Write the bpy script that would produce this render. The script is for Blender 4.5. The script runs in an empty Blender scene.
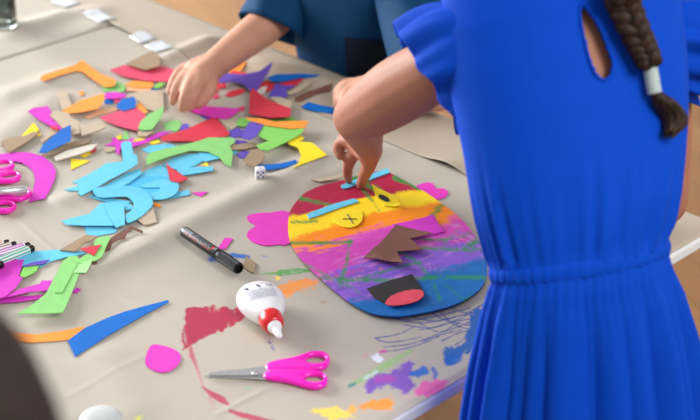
import bpy, bmesh, math, random
import numpy as np
from mathutils import Vector, Matrix
random.seed(4); rng = np.random.default_rng(7)
S = bpy.context.scene
COL = S.collection
ZT = 0.62                      # table top height
CAMH = ZT + 0.92
FP = 1540.0                    # focal length in pixels (700 wide)
PT = math.radians(27.7)
cp, sp = math.cos(PT), math.sin(PT)

def ray(u, v):
    dx, dy = (u - 350) / FP, (v - 210) / FP
    return (dx, cp - dy * sp, -sp - dy * cp)
def P(u, v, z=0.0):            # point at height z above the table top
    d = ray(u, v); t = (ZT + z - CAMH) / d[2]
    return Vector((d[0] * t, d[1] * t, ZT + z))
def Q(u, v, y):                # point at distance y in front of the viewer
    d = ray(u, v); t = y / d[1]
    return Vector((d[0] * t, y, CAMH + d[2] * t))
def proj(p):
    p = np.asarray(p, float)
    x, y, z = p[..., 0], p[..., 1], p[..., 2] - CAMH
    dep = y * cp - z * sp
    up = y * sp + z * cp
    return 350 + FP * x / dep, 210 - FP * up / dep
D1 = Vector((.712, .702, 0)).normalized()     # along the near edge
D2 = Vector((-D1.y, D1.x, 0))                 # along the far edge
def lin(c):
    return tuple(((x / 255) / 12.92 if x / 255 <= .04045 else ((x / 255 + .055) / 1.055) ** 2.4) for x in c)

# ---------------------------------------------------------------- materials
MATS = {}
def mat(name, rgb, rough=.6, var=.06, scale=40, bump=0.0, bscale=300, metal=0, sheen=0, trans=0, sss=0, spec=.5, coat=0):
    if name in MATS: return MATS[name]
    m = bpy.data.materials.new(name); m.use_nodes = True
    nt = m.node_tree; b = nt.nodes['Principled BSDF']
    c = lin(rgb)
    tc = nt.nodes.new('ShaderNodeTexCoord')
    n = nt.nodes.new('ShaderNodeTexNoise'); n.inputs['Scale'].default_value = scale; n.inputs['Detail'].default_value = 4
    nt.links.new(tc.outputs['Object'], n.inputs['Vector'])
    r = nt.nodes.new('ShaderNodeValToRGB')
    r.color_ramp.elements[0].position = .3; r.color_ramp.elements[1].position = .7
    r.color_ramp.elements[0].color = (*[x * (1 - var) for x in c], 1)
    r.color_ramp.elements[1].color = (*[min(1, x * (1 + var)) for x in c], 1)
    nt.links.new(n.outputs['Fac'], r.inputs['Fac']); nt.links.new(r.outputs['Color'], b.inputs['Base Color'])
    b.inputs['Roughness'].default_value = rough; b.inputs['Metallic'].default_value = metal
    b.inputs['Specular IOR Level'].default_value = spec
    b.inputs['Sheen Weight'].default_value = sheen
    b.inputs['Transmission Weight'].default_value = trans
    b.inputs['Coat Weight'].default_value = coat
    if sss:
        b.inputs['Subsurface Weight'].default_value = sss
        b.inputs['Subsurface Radius'].default_value = (.01, .004, .002); b.inputs['Subsurface Scale'].default_value = .6
    if bump:
        n2 = nt.nodes.new('ShaderNodeTexNoise'); n2.inputs['Scale'].default_value = bscale
        nt.links.new(tc.outputs['Object'], n2.inputs['Vector'])
        bp = nt.nodes.new('ShaderNodeBump'); bp.inputs['Strength'].default_value = bump; bp.inputs['Distance'].default_value = .002
        nt.links.new(n2.outputs['Fac'], bp.inputs['Height']); nt.links.new(bp.outputs['Normal'], b.inputs['Normal'])
    MATS[name] = m
    return m
def attr_mat(name, rough=.7, bump=.15, bscale=500, var=.05, spec=.5):
    m = bpy.data.materials.new(name); m.use_nodes = True
    nt = m.node_tree; b = nt.nodes['Principled BSDF']
    a = nt.nodes.new('ShaderNodeAttribute'); a.attribute_name = 'paint'
    tc = nt.nodes.new('ShaderNodeTexCoord')
    n = nt.nodes.new('ShaderNodeTexNoise'); n.inputs['Scale'].default_value = 25; n.inputs['Detail'].default_value = 5
    nt.links.new(tc.outputs['Object'], n.inputs['Vector'])
    r = nt.nodes.new('ShaderNodeMapRange')
    r.inputs['To Min'].default_value = 1 - var; r.inputs['To Max'].default_value = 1 + var
    nt.links.new(n.outputs['Fac'], r.inputs['Value'])
    mx = nt.nodes.new('ShaderNodeVectorMath'); mx.operation = 'SCALE'
    nt.links.new(a.outputs['Color'], mx.inputs[0]); nt.links.new(r.outputs['Result'], mx.inputs['Scale'])
    nt.links.new(mx.outputs['Vector'], b.inputs['Base Color'])
    b.inputs['Roughness'].default_value = rough; b.inputs['Specular IOR Level'].default_value = spec
    n2 = nt.nodes.new('ShaderNodeTexNoise'); n2.inputs['Scale'].default_value = bscale
    nt.links.new(tc.outputs['Object'], n2.inputs['Vector'])
    bp = nt.nodes.new('ShaderNodeBump'); bp.inputs['Strength'].default_value = bump; bp.inputs['Distance'].default_value = .001
    nt.links.new(n2.outputs['Fac'], bp.inputs['Height']); nt.links.new(bp.outputs['Normal'], b.inputs['Normal'])
    return m

# ---------------------------------------------------------------- objects
def tag(o, label=None, cat=None, group=None, kind=None):
    if label: o['label'] = label
    if cat: o['category'] = cat
    if group: o['group'] = group
    if kind: o['kind'] = kind
    return o
def empty(name, loc, label, cat, group=None):
    o = bpy.data.objects.new(name, None); o.empty_display_size = .05; COL.objects.link(o)
    o.location = loc
    return tag(o, label, cat, group)
def mk(name, verts, faces, m, parent=None, smooth=False, origin=None):
    """mesh from world vertices; parent is an unrotated thing (or a part of it)"""
    if parent is not None:
        o0 = Vector(parent.location)
        if parent.parent: o0 = o0 + Vector(parent.parent.location)
        base = o0; loc = Vector((0, 0, 0))
    else:
        if origin is None:
            vs = np.array([tuple(v) for v in verts]); origin = Vector((*vs[:, :2].mean(0), vs[:, 2].min()))
        base = Vector(origin); loc = base
    me = bpy.data.meshes.new(name)
    me.from_pydata([tuple(Vector(v) - base) for v in verts], [], [tuple(f) for f in faces]); me.update()
    o = bpy.data.objects.new(name, me); COL.objects.link(o); o.location = loc
    if parent is not None: o.parent = parent
    if m is not None: me.materials.append(m)
    bm = bmesh.new(); bm.from_mesh(me); bmesh.ops.recalc_face_normals(bm, faces=bm.faces); bm.to_mesh(me); bm.free()
    if smooth:
        for p in me.polygons: p.use_smooth = True
    return o
def bevel(o, w, seg=2, ang=.6):
    b = o.modifiers.new('bevel', 'BEVEL'); b.width = w; b.segments = seg; b.limit_method = 'ANGLE'; b.angle_limit = ang
def loft(rings, closed=True, caps=True):
    n = len(rings[0]); V = [p for r in rings for p in r]; F = []
    for i in range(len(rings) - 1):
        for j in range(n if closed else n - 1):
            k = (j + 1) % n
            F.append((i * n + j, i * n + k, (i + 1) * n + k, (i + 1) * n + j))
    if caps and closed:
        F.append(tuple(range(n))[::-1]); F.append(tuple((len(rings) - 1) * n + j for j in range(n)))
    return V, F
def frame(d):
    d = Vector(d).normalized()
    a = Vector((0, 0, 1)) if abs(d.z) < .9 else Vector((1, 0, 0))
    x = a.cross(d).normalized(); y = d.cross(x).normalized()
    return x, y, d
def lathe(p0, d, prof, n=24, sq=1.0, up=None):
    """profile [(t, r)] along direction d from p0"""
    x, y, d = frame(d)
    if up is not None:
        y = (Vector(up) - d * d.dot(Vector(up))).normalized(); x = y.cross(d)
    R = []
    for t, r in prof:
        c = Vector(p0) + d * t
        R.append([c + x * (r * math.cos(a)) + y * (r * sq * math.sin(a)) for a in [2 * math.pi * k / n for k in range(n)]])
    return loft(R)
def tubepath(pts, rad, n=12):
    pts = [Vector(p) for p in pts]; R = []
    up = None
    for i, p in enumerate(pts):
        d = (pts[min(i + 1, len(pts) - 1)] - pts[max(i - 1, 0)]).normalized()
        if up is None: x, y, _ = frame(d)
        else:
            x = (up - d * up.dot(d)).normalized(); y = d.cross(x)
        up = x
        R.append([p + x * (rad[i] * math.cos(a)) + y * (rad[i] * math.sin(a)) for a in [2 * math.pi * k / n for k in range(n)]])
    return loft(R)
def cr(pts, n=4, closed=True):
    pts = [np.array(tuple(p), float) for p in pts]; out = []; N = len(pts)
    rngi = range(N) if closed else range(N - 1)
    for i in rngi:
        g = (lambda k: pts[k % N]) if closed else (lambda k: pts[min(max(k, 0), N - 1)])
        p0, p1, p2, p3 = g(i - 1), g(i), g(i + 1), g(i + 2)
        for k in range(n):
            t = k / n
            out.append(.5 * (2 * p1 + (p2 - p0) * t + (2 * p0 - 5 * p1 + 4 * p2 - p3) * t * t + (3 * p1 - p0 - 3 * p2 + p3) * t ** 3))
    if not closed: out.append(pts[-1])
    return out
def join(parts):
    V, F = [], []
    for v, f in parts:
        b = len(V); V += list(v); F += [tuple(i + b for i in q) for q in f]
    return V, F
def ellipsoid(c, ax, R=None, nu=24, nv=14):
    V, F = [], []
    R = R or Matrix.Identity(3)
    for i in range(nv + 1):
        th = math.pi * i / nv
        for j in range(nu):
            ph = 2 * math.pi * j / nu
            V.append(Vector(c) + R @ Vector((ax[0] * math.sin(th) * math.cos(ph), ax[1] * math.sin(th) * math.sin(ph), ax[2] * math.cos(th))))
    for i in range(nv):
        for j in range(nu):
            k = (j + 1) % nu
            F.append((i * nu + j, i * nu + k, (i + 1) * nu + k, (i + 1) * nu + j))
    return V, F

# ---------------------------------------------------------------- value noise and polygon distance in the plane
_G = rng.random((256, 256))
def vnoise(x, y):
    xi, yi = np.floor(x).astype(int), np.floor(y).astype(int); fx, fy = x - xi, y - yi
    fx = fx * fx * (3 - 2 * fx); fy = fy * fy * (3 - 2 * fy)
    g = lambda a, b: _G[a % 256, b % 256]
    return (g(xi, yi) * (1 - fx) + g(xi + 1, yi) * fx) * (1 - fy) + (g(xi, yi + 1) * (1 - fx) + g(xi + 1, yi + 1) * fx) * fy
def fbm(x, y, o=3):
    s = 0; a = .5
    for i in range(o):
        s = s + a * vnoise(x * 2 ** i + 17 * i, y * 2 ** i + 31 * i); a *= .5
    return s / (1 - .5 ** o)
def sdpoly(x, y, poly):
    poly = np.array(poly, float); d = np.full(x.shape, 1e9); ins = np.zeros(x.shape, bool)
    for i in range(len(poly)):
        a, b = poly[i], poly[(i + 1) % len(poly)]
        e = b - a; wx, wy = x - a[0], y - a[1]
        t = np.clip((wx * e[0] + wy * e[1]) / max(e @ e, 1e-12), 0, 1)
        d = np.minimum(d, np.hypot(wx - e[0] * t, wy - e[1] * t))
        c = ((a[1] <= y) & (b[1] > y)) | ((b[1] <= y) & (a[1] > y))
        if abs(e[1]) > 1e-12: ins ^= c & (x < a[0] + (y - a[1]) / e[1] * e[0])
    return np.where(ins, d, -d)          # positive inside
def sdline(x, y, pts, w):
    """positive inside a polyline of half width w (number or one per point)"""
    best = np.full(x.shape, -1e9)
    ws = w if hasattr(w, '__len__') else [w] * len(pts)
    for i in range(len(pts) - 1):
        a, b = np.array(pts[i], float), np.array(pts[i + 1], float); e = b - a
        t = np.clip(((x - a[0]) * e[0] + (y - a[1]) * e[1]) / max(e @ e, 1e-12), 0, 1)
        best = np.maximum(best, ws[i] * (1 - t) + ws[i + 1] * t - np.hypot(x - a[0] - e[0] * t, y - a[1] - e[1] * t))
    return best
def sstep(a, b, x):
    t = np.clip((x - a) / (b - a), 0, 1); return t * t * (3 - 2 * t)
def set_paint(o, rgb):
    a = o.data.color_attributes.new('paint', 'FLOAT_COLOR', 'POINT')
    buf = np.ones((len(rgb), 4), np.float32); buf[:, :3] = rgb
    a.data.foreach_set('color', buf.ravel())
# ================================================================ floor, table, paper
def floor():
    m = bpy.data.materials.new('wood_planks'); m.use_nodes = True
    nt = m.node_tree; b = nt.nodes['Principled BSDF']
    tc = nt.nodes.new('ShaderNodeTexCoord'); mp = nt.nodes.new('ShaderNodeMapping')
    mp.inputs['Rotation'].default_value = (0, 0, math.radians(70))
    br = nt.nodes.new('ShaderNodeTexBrick'); br.inputs['Scale'].default_value = 1
    br.inputs['Brick Width'].default_value = .9; br.inputs['Row Height'].default_value = .09
    br.inputs['Mortar Size'].default_value = .0015
    br.inputs['Color1'].default_value = (*lin((166, 118, 66)), 1); br.inputs['Color2'].default_value = (*lin((148, 100, 52)), 1)
    br.inputs['Mortar'].default_value = (*lin((120, 80, 45)), 1)
    ns = nt.nodes.new('ShaderNodeTexNoise'); ns.inputs['Scale'].default_value = 6; ns.inputs['Detail'].default_value = 6
    mp2 = nt.nodes.new('ShaderNodeMapping'); mp2.inputs['Scale'].default_value = (1, 14, 1); mp2.inputs['Rotation'].default_value = (0, 0, math.radians(70))
    mx = nt.nodes.new('ShaderNodeMix'); mx.data_type = 'RGBA'; mx.blend_type = 'MULTIPLY'; mx.inputs['Factor'].default_value = .35
    L = nt.links.new
    L(tc.outputs['Object'], mp.inputs['Vector']); L(mp.outputs['Vector'], br.inputs['Vector'])
    L(tc.outputs['Object'], mp2.inputs['Vector']); L(mp2.outputs['Vector'], ns.inputs['Vector'])
    L(br.outputs['Color'], mx.inputs['A']); L(ns.outputs['Color'], mx.inputs['B']); L(mx.outputs['Result'], b.inputs['Base Color'])
    b.inputs['Roughness'].default_value = .38
    V = [(-5, -3, -.05), (5, -3, -.05), (5, 7, -.05), (-5, 7, -.05), (-5, -3, 0), (5, -3, 0), (5, 7, 0), (-5, 7, 0)]
    F = [(0, 1, 2, 3), (4, 5, 6, 7), (0, 1, 5, 4), (1, 2, 6, 5), (2, 3, 7, 6), (3, 0, 4, 7)]
    o = mk('floor', V, F, m); tag(o, kind='structure')
floor()
def slabs(name, bs, m, parent=None):
    V, F = [], []
    for x0, x1, y0, y1, z0, z1 in bs:
        k = len(V); V += [(x, y, z) for z in (z0, z1) for x, y in ((x0, y0), (x1, y0), (x1, y1), (x0, y1))]
        F += [tuple(k + i for i in f) for f in [(0, 1, 2, 3), (4, 5, 6, 7), (0, 1, 5, 4), (1, 2, 6, 5), (2, 3, 7, 6), (3, 0, 4, 7)]]
    o = mk(name, V, F, m, parent); o['kind'] = 'structure'; return o
m_wall = mat('wall_paint', (232, 230, 224), .8, .02, 8); m_frame = mat('window_frame_white', (236, 236, 234), .4, .01)
slabs('wall_back', [(-3.4, 4, 6.4, 6.5, 0, 2.9)], m_wall); slabs('wall_right', [(3.9, 4, -2.6, 6.5, 0, 2.9)], m_wall)
WY0, WY1, WZ0, WZ1 = 2.6, 5.8, .85, 2.65
slabs('wall_left', [(-3.5, -3.4, -2.6, WY0, 0, 2.9), (-3.5, -3.4, WY1, 6.5, 0, 2.9), (-3.5, -3.4, WY0, WY1, 0, WZ0), (-3.5, -3.4, WY0, WY1, WZ1, 2.9)], m_wall)
wf = slabs('window_1', [(-3.47, -3.41, WY0, WY0 + .06, WZ0, WZ1), (-3.47, -3.41, WY1 - .06, WY1, WZ0, WZ1), (-3.47, -3.41, WY0, WY1, WZ0, WZ0 + .06), (-3.47, -3.41, WY0, WY1, WZ1 - .06, WZ1), (-3.47, -3.41, 4.17, 4.23, WZ0, WZ1)], m_frame)
slabs('baseboard_back', [(-3.4, 3.9, 6.38, 6.4, 0, .09)], m_frame)

En, Ef = P(393, 420), P(450, 119)
CORNER = En + D1 * ((Ef - En).dot(D1))
def st(p):
    x, y = np.asarray(p)[..., 0] - CORNER.x, np.asarray(p)[..., 1] - CORNER.y
    return -(x * D1.x + y * D1.y), x * D2.x + y * D2.y
def xy(s, t):
    return CORNER.x - s * D1.x + t * D2.x, CORNER.y - s * D1.y + t * D2.y
LS, LT = .95, 1.95
TH = .018
def box_st(s0, s1, t0, t1, z0, z1):
    V = [(*xy(s, t), z) for z in (z0, z1) for s, t in ((s0, t0), (s1, t0), (s1, t1), (s0, t1))]
    return V, [(0, 1, 2, 3), (4, 5, 6, 7), (0, 1, 5, 4), (1, 2, 6, 5), (2, 3, 7, 6), (3, 0, 4, 7)]
m_top = mat('white_laminate', (226, 228, 228), .45, .02)
m_leg = mat('grey_metal', (150, 152, 155), .35, .03, metal=.8)
table = empty('table', (*xy(LS / 2, LT / 2), 0), 'long white topped table covered with brown paper', 'table')
o = mk('tabletop', *box_st(0, LS, 0, LT, ZT - TH, ZT), m_top, table); bevel(o, .004)
for s in (.14, LS - .14):
    for t in (.14, LT - .14):
        V, F = lathe((*xy(s, t), 0), Vector((0, 0, 1)), [(0, .02), (.01, .022), (.02, .018), (ZT - TH, .018)], 16)
        mk('leg', V, F, m_leg, table, True)
o = mk('apron', *box_st(.12, LS - .12, .13, .15, ZT - TH - .05, ZT - TH), m_leg, table)
o = mk('apron', *box_st(.12, LS - .12, LT - .15, LT - .13, ZT - TH - .05, ZT - TH), m_leg, table)

S_SEAM = float(st(P(425, 160))[0]); T_C = float(st(P(58, 44))[1])
# folds of the paper: (pixel a, pixel b, height, half width, kind)
CREASE = [((60, 288), (345, 150), .0042, .026, 'g'), ((0, 100), (90, 70), .0040, .030, 'g'), ((20, 222), (60, 258), .0010, .006, 't'),
          ((55, 206), (92, 190), .0025, .02, 'g'), ((60, 402), (150, 355), .0005, .007, 't'), ((215, 417), (300, 372), .0009, .006, 't'),
          ((92, 281), (182, 331), .0009, .006, 't'), ((95, 276), (155, 248), .0016, .010, 't'), ((0, 140), (60, 95), .003, .03, 'g'),
          ((390, 150), (300, 190), .002, .02, 'g'), ((0, 240), (90, 300), .002, .03, 'g'), ((5, 40), (70, 15), .003, .02, 'g'),
          ((160, 65), (215, 40), .006, .018, 'g'), ((250, 62), (330, 85), .003, .02, 'g'), ((20, 28), (110, 10), .003, .025, 'g'), ((100, 350), (140, 420), .002, .03, 'g')]
_cw = [(np.array(P(*a))[:2], np.array(P(*b))[:2], h, w, k) for a, b, h, w, k in CREASE]
def wave(x, y):
    x = np.asarray(x, float); y = np.asarray(y, float)
    z = .0022 * fbm(x * 6 + 40, y * 6 + 40, 2)
    for a, b, h, w, k in _cw:
        e = b - a; L = np.hypot(*e); t = ((x - a[0]) * e[0] + (y - a[1]) * e[1]) / L / L
        q = np.clip(t, 0, 1); d = np.hypot(x - a[0] - e[0] * q, y - a[1] - e[1] * q)
        f = np.exp(-(d / w) ** 2) if k == 'g' else np.maximum(0, 1 - d / w)
        z = z + (1.7 if k == 'g' else .8) * h * f * sstep(-.15, .15, t) * sstep(1.15, .85, t)
    return z
def paper_z(x, y):             # height of the upper surface of the paper above the table top
    s, t = st(np.stack([np.asarray(x, float), np.asarray(y, float)], -1))
    z = wave(x, y)
    edge = sstep(0, .012, np.minimum(np.minimum(s, LS - s), np.minimum(t, LT - t)))
    z = z * edge + .0006
    up = (s < S_SEAM) | ((t > T_C) & (s > S_SEAM))
    g = np.array(P(447, 168))[:2]; g2 = np.array(P(110, 25))[:2]
    lift = .007 * np.exp(-((x - g[0]) ** 2 + (y - g[1]) ** 2) / .03 ** 2) + .004 * np.exp(-((x - g2[0]) ** 2 + (y - g2[1]) ** 2) / .08 ** 2)
    z = z + np.where(up, .0014 + lift * sstep(.05, .0, np.abs(s - S_SEAM)), 0)
    return z

PAPER = np.array(lin((185, 176, 162)))
def blend(c, rgb, a):
    return c * (1 - a[:, None]) + np.array(lin(rgb)) * a[:, None]
def strokes(u, v, c):
    """paint marks on the paper"""
    def streak(ang, sc, sq=7):
        a = math.radians(ang); p, q = u * math.cos(a) + v * math.sin(a), -u * math.sin(a) + v * math.cos(a)
        return fbm(p * sc, q * sc * sq, 3)
    def dab(poly, rgb, ang, soft=2, rag=6, lo=.12, hi=.42, amt=.95, sc=.06):
        nonlocal c
        n = streak(ang, sc)
        d = sdpoly(u, v, poly) + (fbm(u * .22, v * .22) - .5) * rag
        a = sstep(0, soft, d) * (1 - (1 - sstep(lo, hi, n)) * sstep(9, 1, d)) * amt
        c = blend(c, rgb, a)
    def line(pts, w, rgb, amt=.9, soft=.8, rag=1.2, dry=0):
        nonlocal c
        d = sdline(u, v, pts, w) + (fbm(u * .35, v * .35) - .5) * rag
        a = sstep(-soft * .3, soft, d) * amt
        if dry: a = a * sstep(dry - .15, dry + .15, fbm(u * .5 + 9, v * .9))
        c = blend(c, rgb, a)
    dab([(183, 350), (181, 330), (186, 309), (196, 307), (215, 306), (235, 308), (250, 302), (250, 316), (235, 325), (215, 334), (195, 344)], (172, 30, 70), 80, 1.5, 6, .15, .38, .97)
    line([(190, 344), (192, 356), (197, 368)], [1.5, 3, 1.2], (188, 54, 90), .75)
    line([(197, 368), (203, 386), (214, 404)], [1.3, 1.0, .8], (205, 80, 110), .6)
    line([(202, 387), (212, 394), (222, 400), (229, 405)], [.8, 3, 4, 1], (185, 42, 84), .85)
    line([(230, 411), (242, 415), (262, 420), (290, 428)], [2, 3, 3, 3], (185, 44, 86), .85)
    line([(208, 399), (215, 411)], [1.2, .6], (215, 120, 140), .5)
    dab([(270, 292), (276, 285), (290, 280), (306, 278), (324, 277), (318, 287), (302, 293), (286, 298), (276, 298)], (250, 150, 50), -20, 2, 7, .25, .5, .9)
    dab([(274, 276), (281, 275), (282, 281), (276, 282)], (250, 215, 70), -20, 2, 3)
    dab([(303, 280), (320, 274), (330, 280), (318, 285)], (235, 150, 170), -20, 4, 5, .3, .6, .6)
    line([(259, 274), (280, 273)], [.8, 2], (90, 165, 80), .75); line([(280, 273), (298, 271), (312, 270)], [3.5, 3.2, 1.2], (80, 160, 75), .85, dry=.3)
    line([(211, 259), (217, 259)], 3, (20, 95, 175), .95); line([(230, 255), (248, 257)], 2.4, (20, 100, 185), .95); line([(263, 256), (268, 257)], .9, (70, 130, 190), .6)
    for q in [(269, 342), (272, 347), (273, 349)]: line([q, (q[0] + 1, q[1] + 1)], 1.2, (60, 75, 160), .8)
    line([(322, 302), (325, 302)], 2, (170, 135, 105), .5); line([(246, 389), (250, 388)], 1.5, (150, 190, 140), .6); line([(255, 384), (258, 383)], 1, (150, 190, 140), .5)
    # pen scribbles
    ink = (45, 70, 150)
    for pts in [[(391, 317), (405, 321), (425, 323), (450, 318), (478, 312)], [(393, 318), (412, 320), (432, 317), (470, 308)], [(375, 338), (390, 336), (402, 333), (413, 327)],
                [(375, 338), (385, 342), (402, 341), (420, 337)], [(380, 352), (398, 350), (418, 345), (440, 336)], [(384, 347), (410, 344), (436, 335), (460, 322)],
                [(410, 316), (435, 321), (462, 315), (482, 305)], [(420, 330), (440, 326), (465, 316), (484, 303)], [(425, 340), (444, 334), (462, 330)],
                [(430, 312), (445, 320), (470, 325), (484, 318)], [(442, 341), (456, 334), (470, 330)], [(405, 325), (430, 328), (452, 322), (476, 318)],
                [(455, 345), (468, 336), (480, 325)], [(440, 312), (455, 325), (474, 330)], [(418, 322), (440, 332), (470, 322)], [(448, 306), (462, 312), (480, 312)]]:
        line([tuple(q) for q in cr(pts, 5, False)], .75, ink, .8, .6, .8)
    dab([(442, 350), (450, 346), (461, 345), (466, 335), (470, 315), (478, 305), (486, 310), (484, 340), (472, 352), (462, 356), (450, 366), (443, 364)], (0, 96, 176), -60, 2, 8, .1, .4, .96)
    dab([(443, 358), (452, 352), (464, 350), (464, 360), (455, 366), (444, 367)], (0, 98, 188), -30, 2, 4)
    dab([(365, 377), (380, 371), (395, 366), (408, 359), (416, 362), (414, 376), (420, 388), (404, 394), (388, 388), (366, 396)], (122, 76, 186), -40, 4, 12, .1, .42, .92)
    dab([(372, 376), (388, 372), (402, 376), (395, 385), (378, 386)], (180, 80, 180), -20, 4, 8, .1, .5, .8)
    dab([(408, 372), (418, 366), (428, 365), (430, 374), (418, 380), (408, 378)], (15, 100, 195), -40, 3, 6, .1, .4, .92)
    line([(433, 369), (436, 373), (435, 378)], [2.5, 2.5, 2], (60, 100, 190), .8)
    dab([(414, 388), (424, 380), (436, 378), (451, 382), (446, 391), (434, 398), (420, 397), (410, 392)], (228, 90, 168), -20, 3, 8, .1, .4, .92)
    dab([(398, 396), (412, 391), (420, 396), (410, 401)], (240, 170, 190), -20, 4, 6, .3, .6, .5)
    line([(350, 386), (366, 377), (385, 366), (412, 350)], [2.2, 3.5, 4.5, 2], (150, 190, 120), .8, 2, 2, .25); line([(350, 386), (354, 384)], 2.2, (60, 130, 140), .8)
    dab([(369, 354), (378, 353), (385, 359), (382, 364), (374, 361)], (228, 232, 245), 10, 2, 5)
    line([(366, 378), (376, 372)], 2.4, (215, 225, 235), .7, 2, 3)
    line([(380, 352), (385, 351)], 1.8, (215, 70, 160), .8); line([(363, 357), (368, 354)], 1, (225, 120, 150), .6)
    dab([(356, 404), (372, 399), (392, 396), (396, 403), (390, 411), (372, 411), (358, 411)], (250, 150, 45), -12, 3, 6, .2, .45, .9)
    dab([(344, 408), (352, 403), (360, 408), (358, 416), (348, 415)], (250, 180, 70), -12, 3, 6)
    dab([(308, 411), (318, 406), (335, 406), (350, 410), (356, 418), (345, 421), (330, 421), (316, 417)], (248, 215, 80), -12, 3, 7, .25, .5, .9)
    line([(136, 424), (140, 416)], [3, 2], (220, 220, 70), .9); line([(139, 414), (143, 420)], 1.2, (40, 140, 160), .9)
    return c
m_paper = attr_mat('kraft_paper', .5, .25, 700, .05, .32)
def grid_sheet(name, sa, ta, label, paint=False):
    s, t = np.meshgrid(sa, ta, indexing='ij'); x, y = xy(s, t)
    # a sheet keeps to one side of the seam when its height is read
    se = np.clip(s, *( (S_SEAM + 1e-5, LS) if sa[-1] > S_SEAM + .01 else (0, S_SEAM - 1e-5)))
    te = t
    if name.endswith('main'): te = np.minimum(t, T_C - 1e-5)
    ex, ey = xy(se, te)
    z = paper_z(ex, ey) + ZT
    if name.endswith('main'):
        z = np.where((s < S_SEAM) | (t > T_C), np.minimum(z, ZT + .0016), z)
    V = np.stack([x, y, z], -1).reshape(-1, 3)
    na, nb = s.shape
    F = [(i * nb + j, i * nb + j + 1, (i + 1) * nb + j + 1, (i + 1) * nb + j) for i in range(na - 1) for j in range(nb - 1)]
    o = mk('paper_tablecloth', V, F, m_paper, None, True, origin=V[0])
    # solid sheet, thickness downwards
    md = o.modifiers.new('sheet', 'SOLIDIFY'); md.thickness = .0003; md.offset = -1
    c = np.tile(np.array(lin((180, 167, 148))) if name == 'far' else PAPER, (len(V), 1))
    if paint:
        u, v = proj(V); c = strokes(u, v, c)
    set_paint(o, c)
    tag(o, label, 'paper tablecloth', 'brown paper sheets covering the table')
    if sum(p.normal.z for p in o.data.polygons) < 0: o.data.flip_normals()
    return o
def spaced(lo, hi, a, b, fine, coarse):
    return np.concatenate([np.arange(lo, a, coarse), np.arange(a, b, fine), np.arange(b, hi, coarse), [hi]])
px = np.array([P(u, v) for u, v in [(185, 300), (265, 262), (480, 300), (215, 425), (330, 425), (480, 380), (470, 300)]])
ps, pt_ = st(px)
grid_sheet('main', spaced(S_SEAM - .010, LS - .001, max(ps.min() - .01, S_SEAM), min(ps.max() + .02, LS - .01), .0016, .005),
           spaced(.001, T_C + .01, max(pt_.min() - .01, .002), pt_.max() + .02, .0016, .005), 'creased brown paper sheet with paint smears, covering the near part of the table', True)
grid_sheet('far', np.arange(.001, S_SEAM + .0001, (S_SEAM - .001) / 30), np.linspace(.001, LT - .001, 260), 'narrow brown paper sheet along the far edge of the table by the boy')
grid_sheet('top', np.linspace(S_SEAM + .001, LS - .001, 90), np.linspace(T_C, LT - .001, 90), 'pale paper sheet at the far end of the table beneath the glass jar')

# clear tape over the seam
m_tape = mat('clear_tape', (236, 240, 244), .12, .01, trans=.35, spec=.8)
def tape(u0, v0, u1, v1, w, label):
    a, b = P(u0, v0, .003), P(u1, v1, .003); d = (b - a); L = d.length; d.normalize(); n = Vector((-d.y, d.x, 0))
    V, F = [], []
    nx, ny = 14, 5
    for k in (0, 1):
        for i in range(nx):
            for j in range(ny):
                p = a + d * (L * i / (nx - 1)) + n * (w * (j / (ny - 1) - .5))
                q = .0012 * math.sin(i * 1.7 + j) ** 2
                V.append((p.x, p.y, ZT + float(paper_z(p.x, p.y)) + .0012 + q + .0003 * k))
    N = nx * ny
    for i in range(nx - 1):
        for j in range(ny - 1):
            f = (i * ny + j, i * ny + j + 1, (i + 1) * ny + j + 1, (i + 1) * ny + j)
            F += [f, tuple(N + q for q in f)]
    rim = [i * ny for i in range(nx)] + [(nx - 1) * ny + j for j in range(1, ny)] + [i * ny + ny - 1 for i in range(nx - 2, -1, -1)] + list(range(ny - 2, 0, -1))
    for i in range(len(rim)):
        p, q = rim[i], rim[(i + 1) % len(rim)]; F.append((p, q, q + N, p + N))
    o = mk('clear_tape', V, F, m_tape, None, True); tag(o, label, 'tape', 'clear tape strips on the paper seam')
tape(56, 0, 73, 6, .034, 'shiny clear tape on the paper seam, farthest from the boy\'s hand')
tape(91, 15, 108, 23, .034, 'shiny clear tape on the paper seam, second from the glass jar')
tape(137, 34, 148, 41, .032, 'shiny clear tape on the paper seam above the brown cardboard piece')
tape(153, 43, 165, 50, .036, 'shiny clear tape on the paper seam nearest the boy\'s hand')
# ================================================================ paper scraps
C = {'C': (104, 199, 230), 'C2': (76, 186, 230), 'G': (140, 206, 120), 'G2': (136, 208, 98), 'O': (252, 154, 60), 'Y': (252, 222, 40), 'M': (212, 58, 192), 'M2': (228, 60, 186),
     'R': (216, 56, 74), 'PK': (226, 78, 112), 'P': (104, 80, 186), 'B': (0, 104, 194), 'K': (162, 138, 110), 'N': (122, 80, 70), 'W': (218, 210, 198), 'BE': (192, 174, 150), 'PE': (240, 180, 140), 'G3': (168, 228, 150)}
CELL = .004
HT = {}
def foot(poly):
    a = np.array(poly); lo, hi = a.min(0), a.max(0)
    xs = np.arange(math.floor(lo[0] / CELL), math.ceil(hi[0] / CELL) + 1); ys = np.arange(math.floor(lo[1] / CELL), math.ceil(hi[1] / CELL) + 1)
    X, Y = np.meshgrid(xs * CELL, ys * CELL, indexing='ij'); d = sdpoly(X, Y, a)
    I, J = np.meshgrid(xs, ys, indexing='ij'); m = d > -CELL * .35
    return list(zip(I[m].tolist(), J[m].tolist()))
def base_z(cells):
    A = np.array(cells) * CELL
    pz = paper_z(A[:, 0], A[:, 1])
    return max(float(pz.max()), max((HT.get(c, 0) for c in cells), default=0))
def claim(cells, top):
    for c in cells: HT[c] = max(HT.get(c, 0), top)
GRP = 'coloured paper offcuts strewn over the table'
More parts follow.
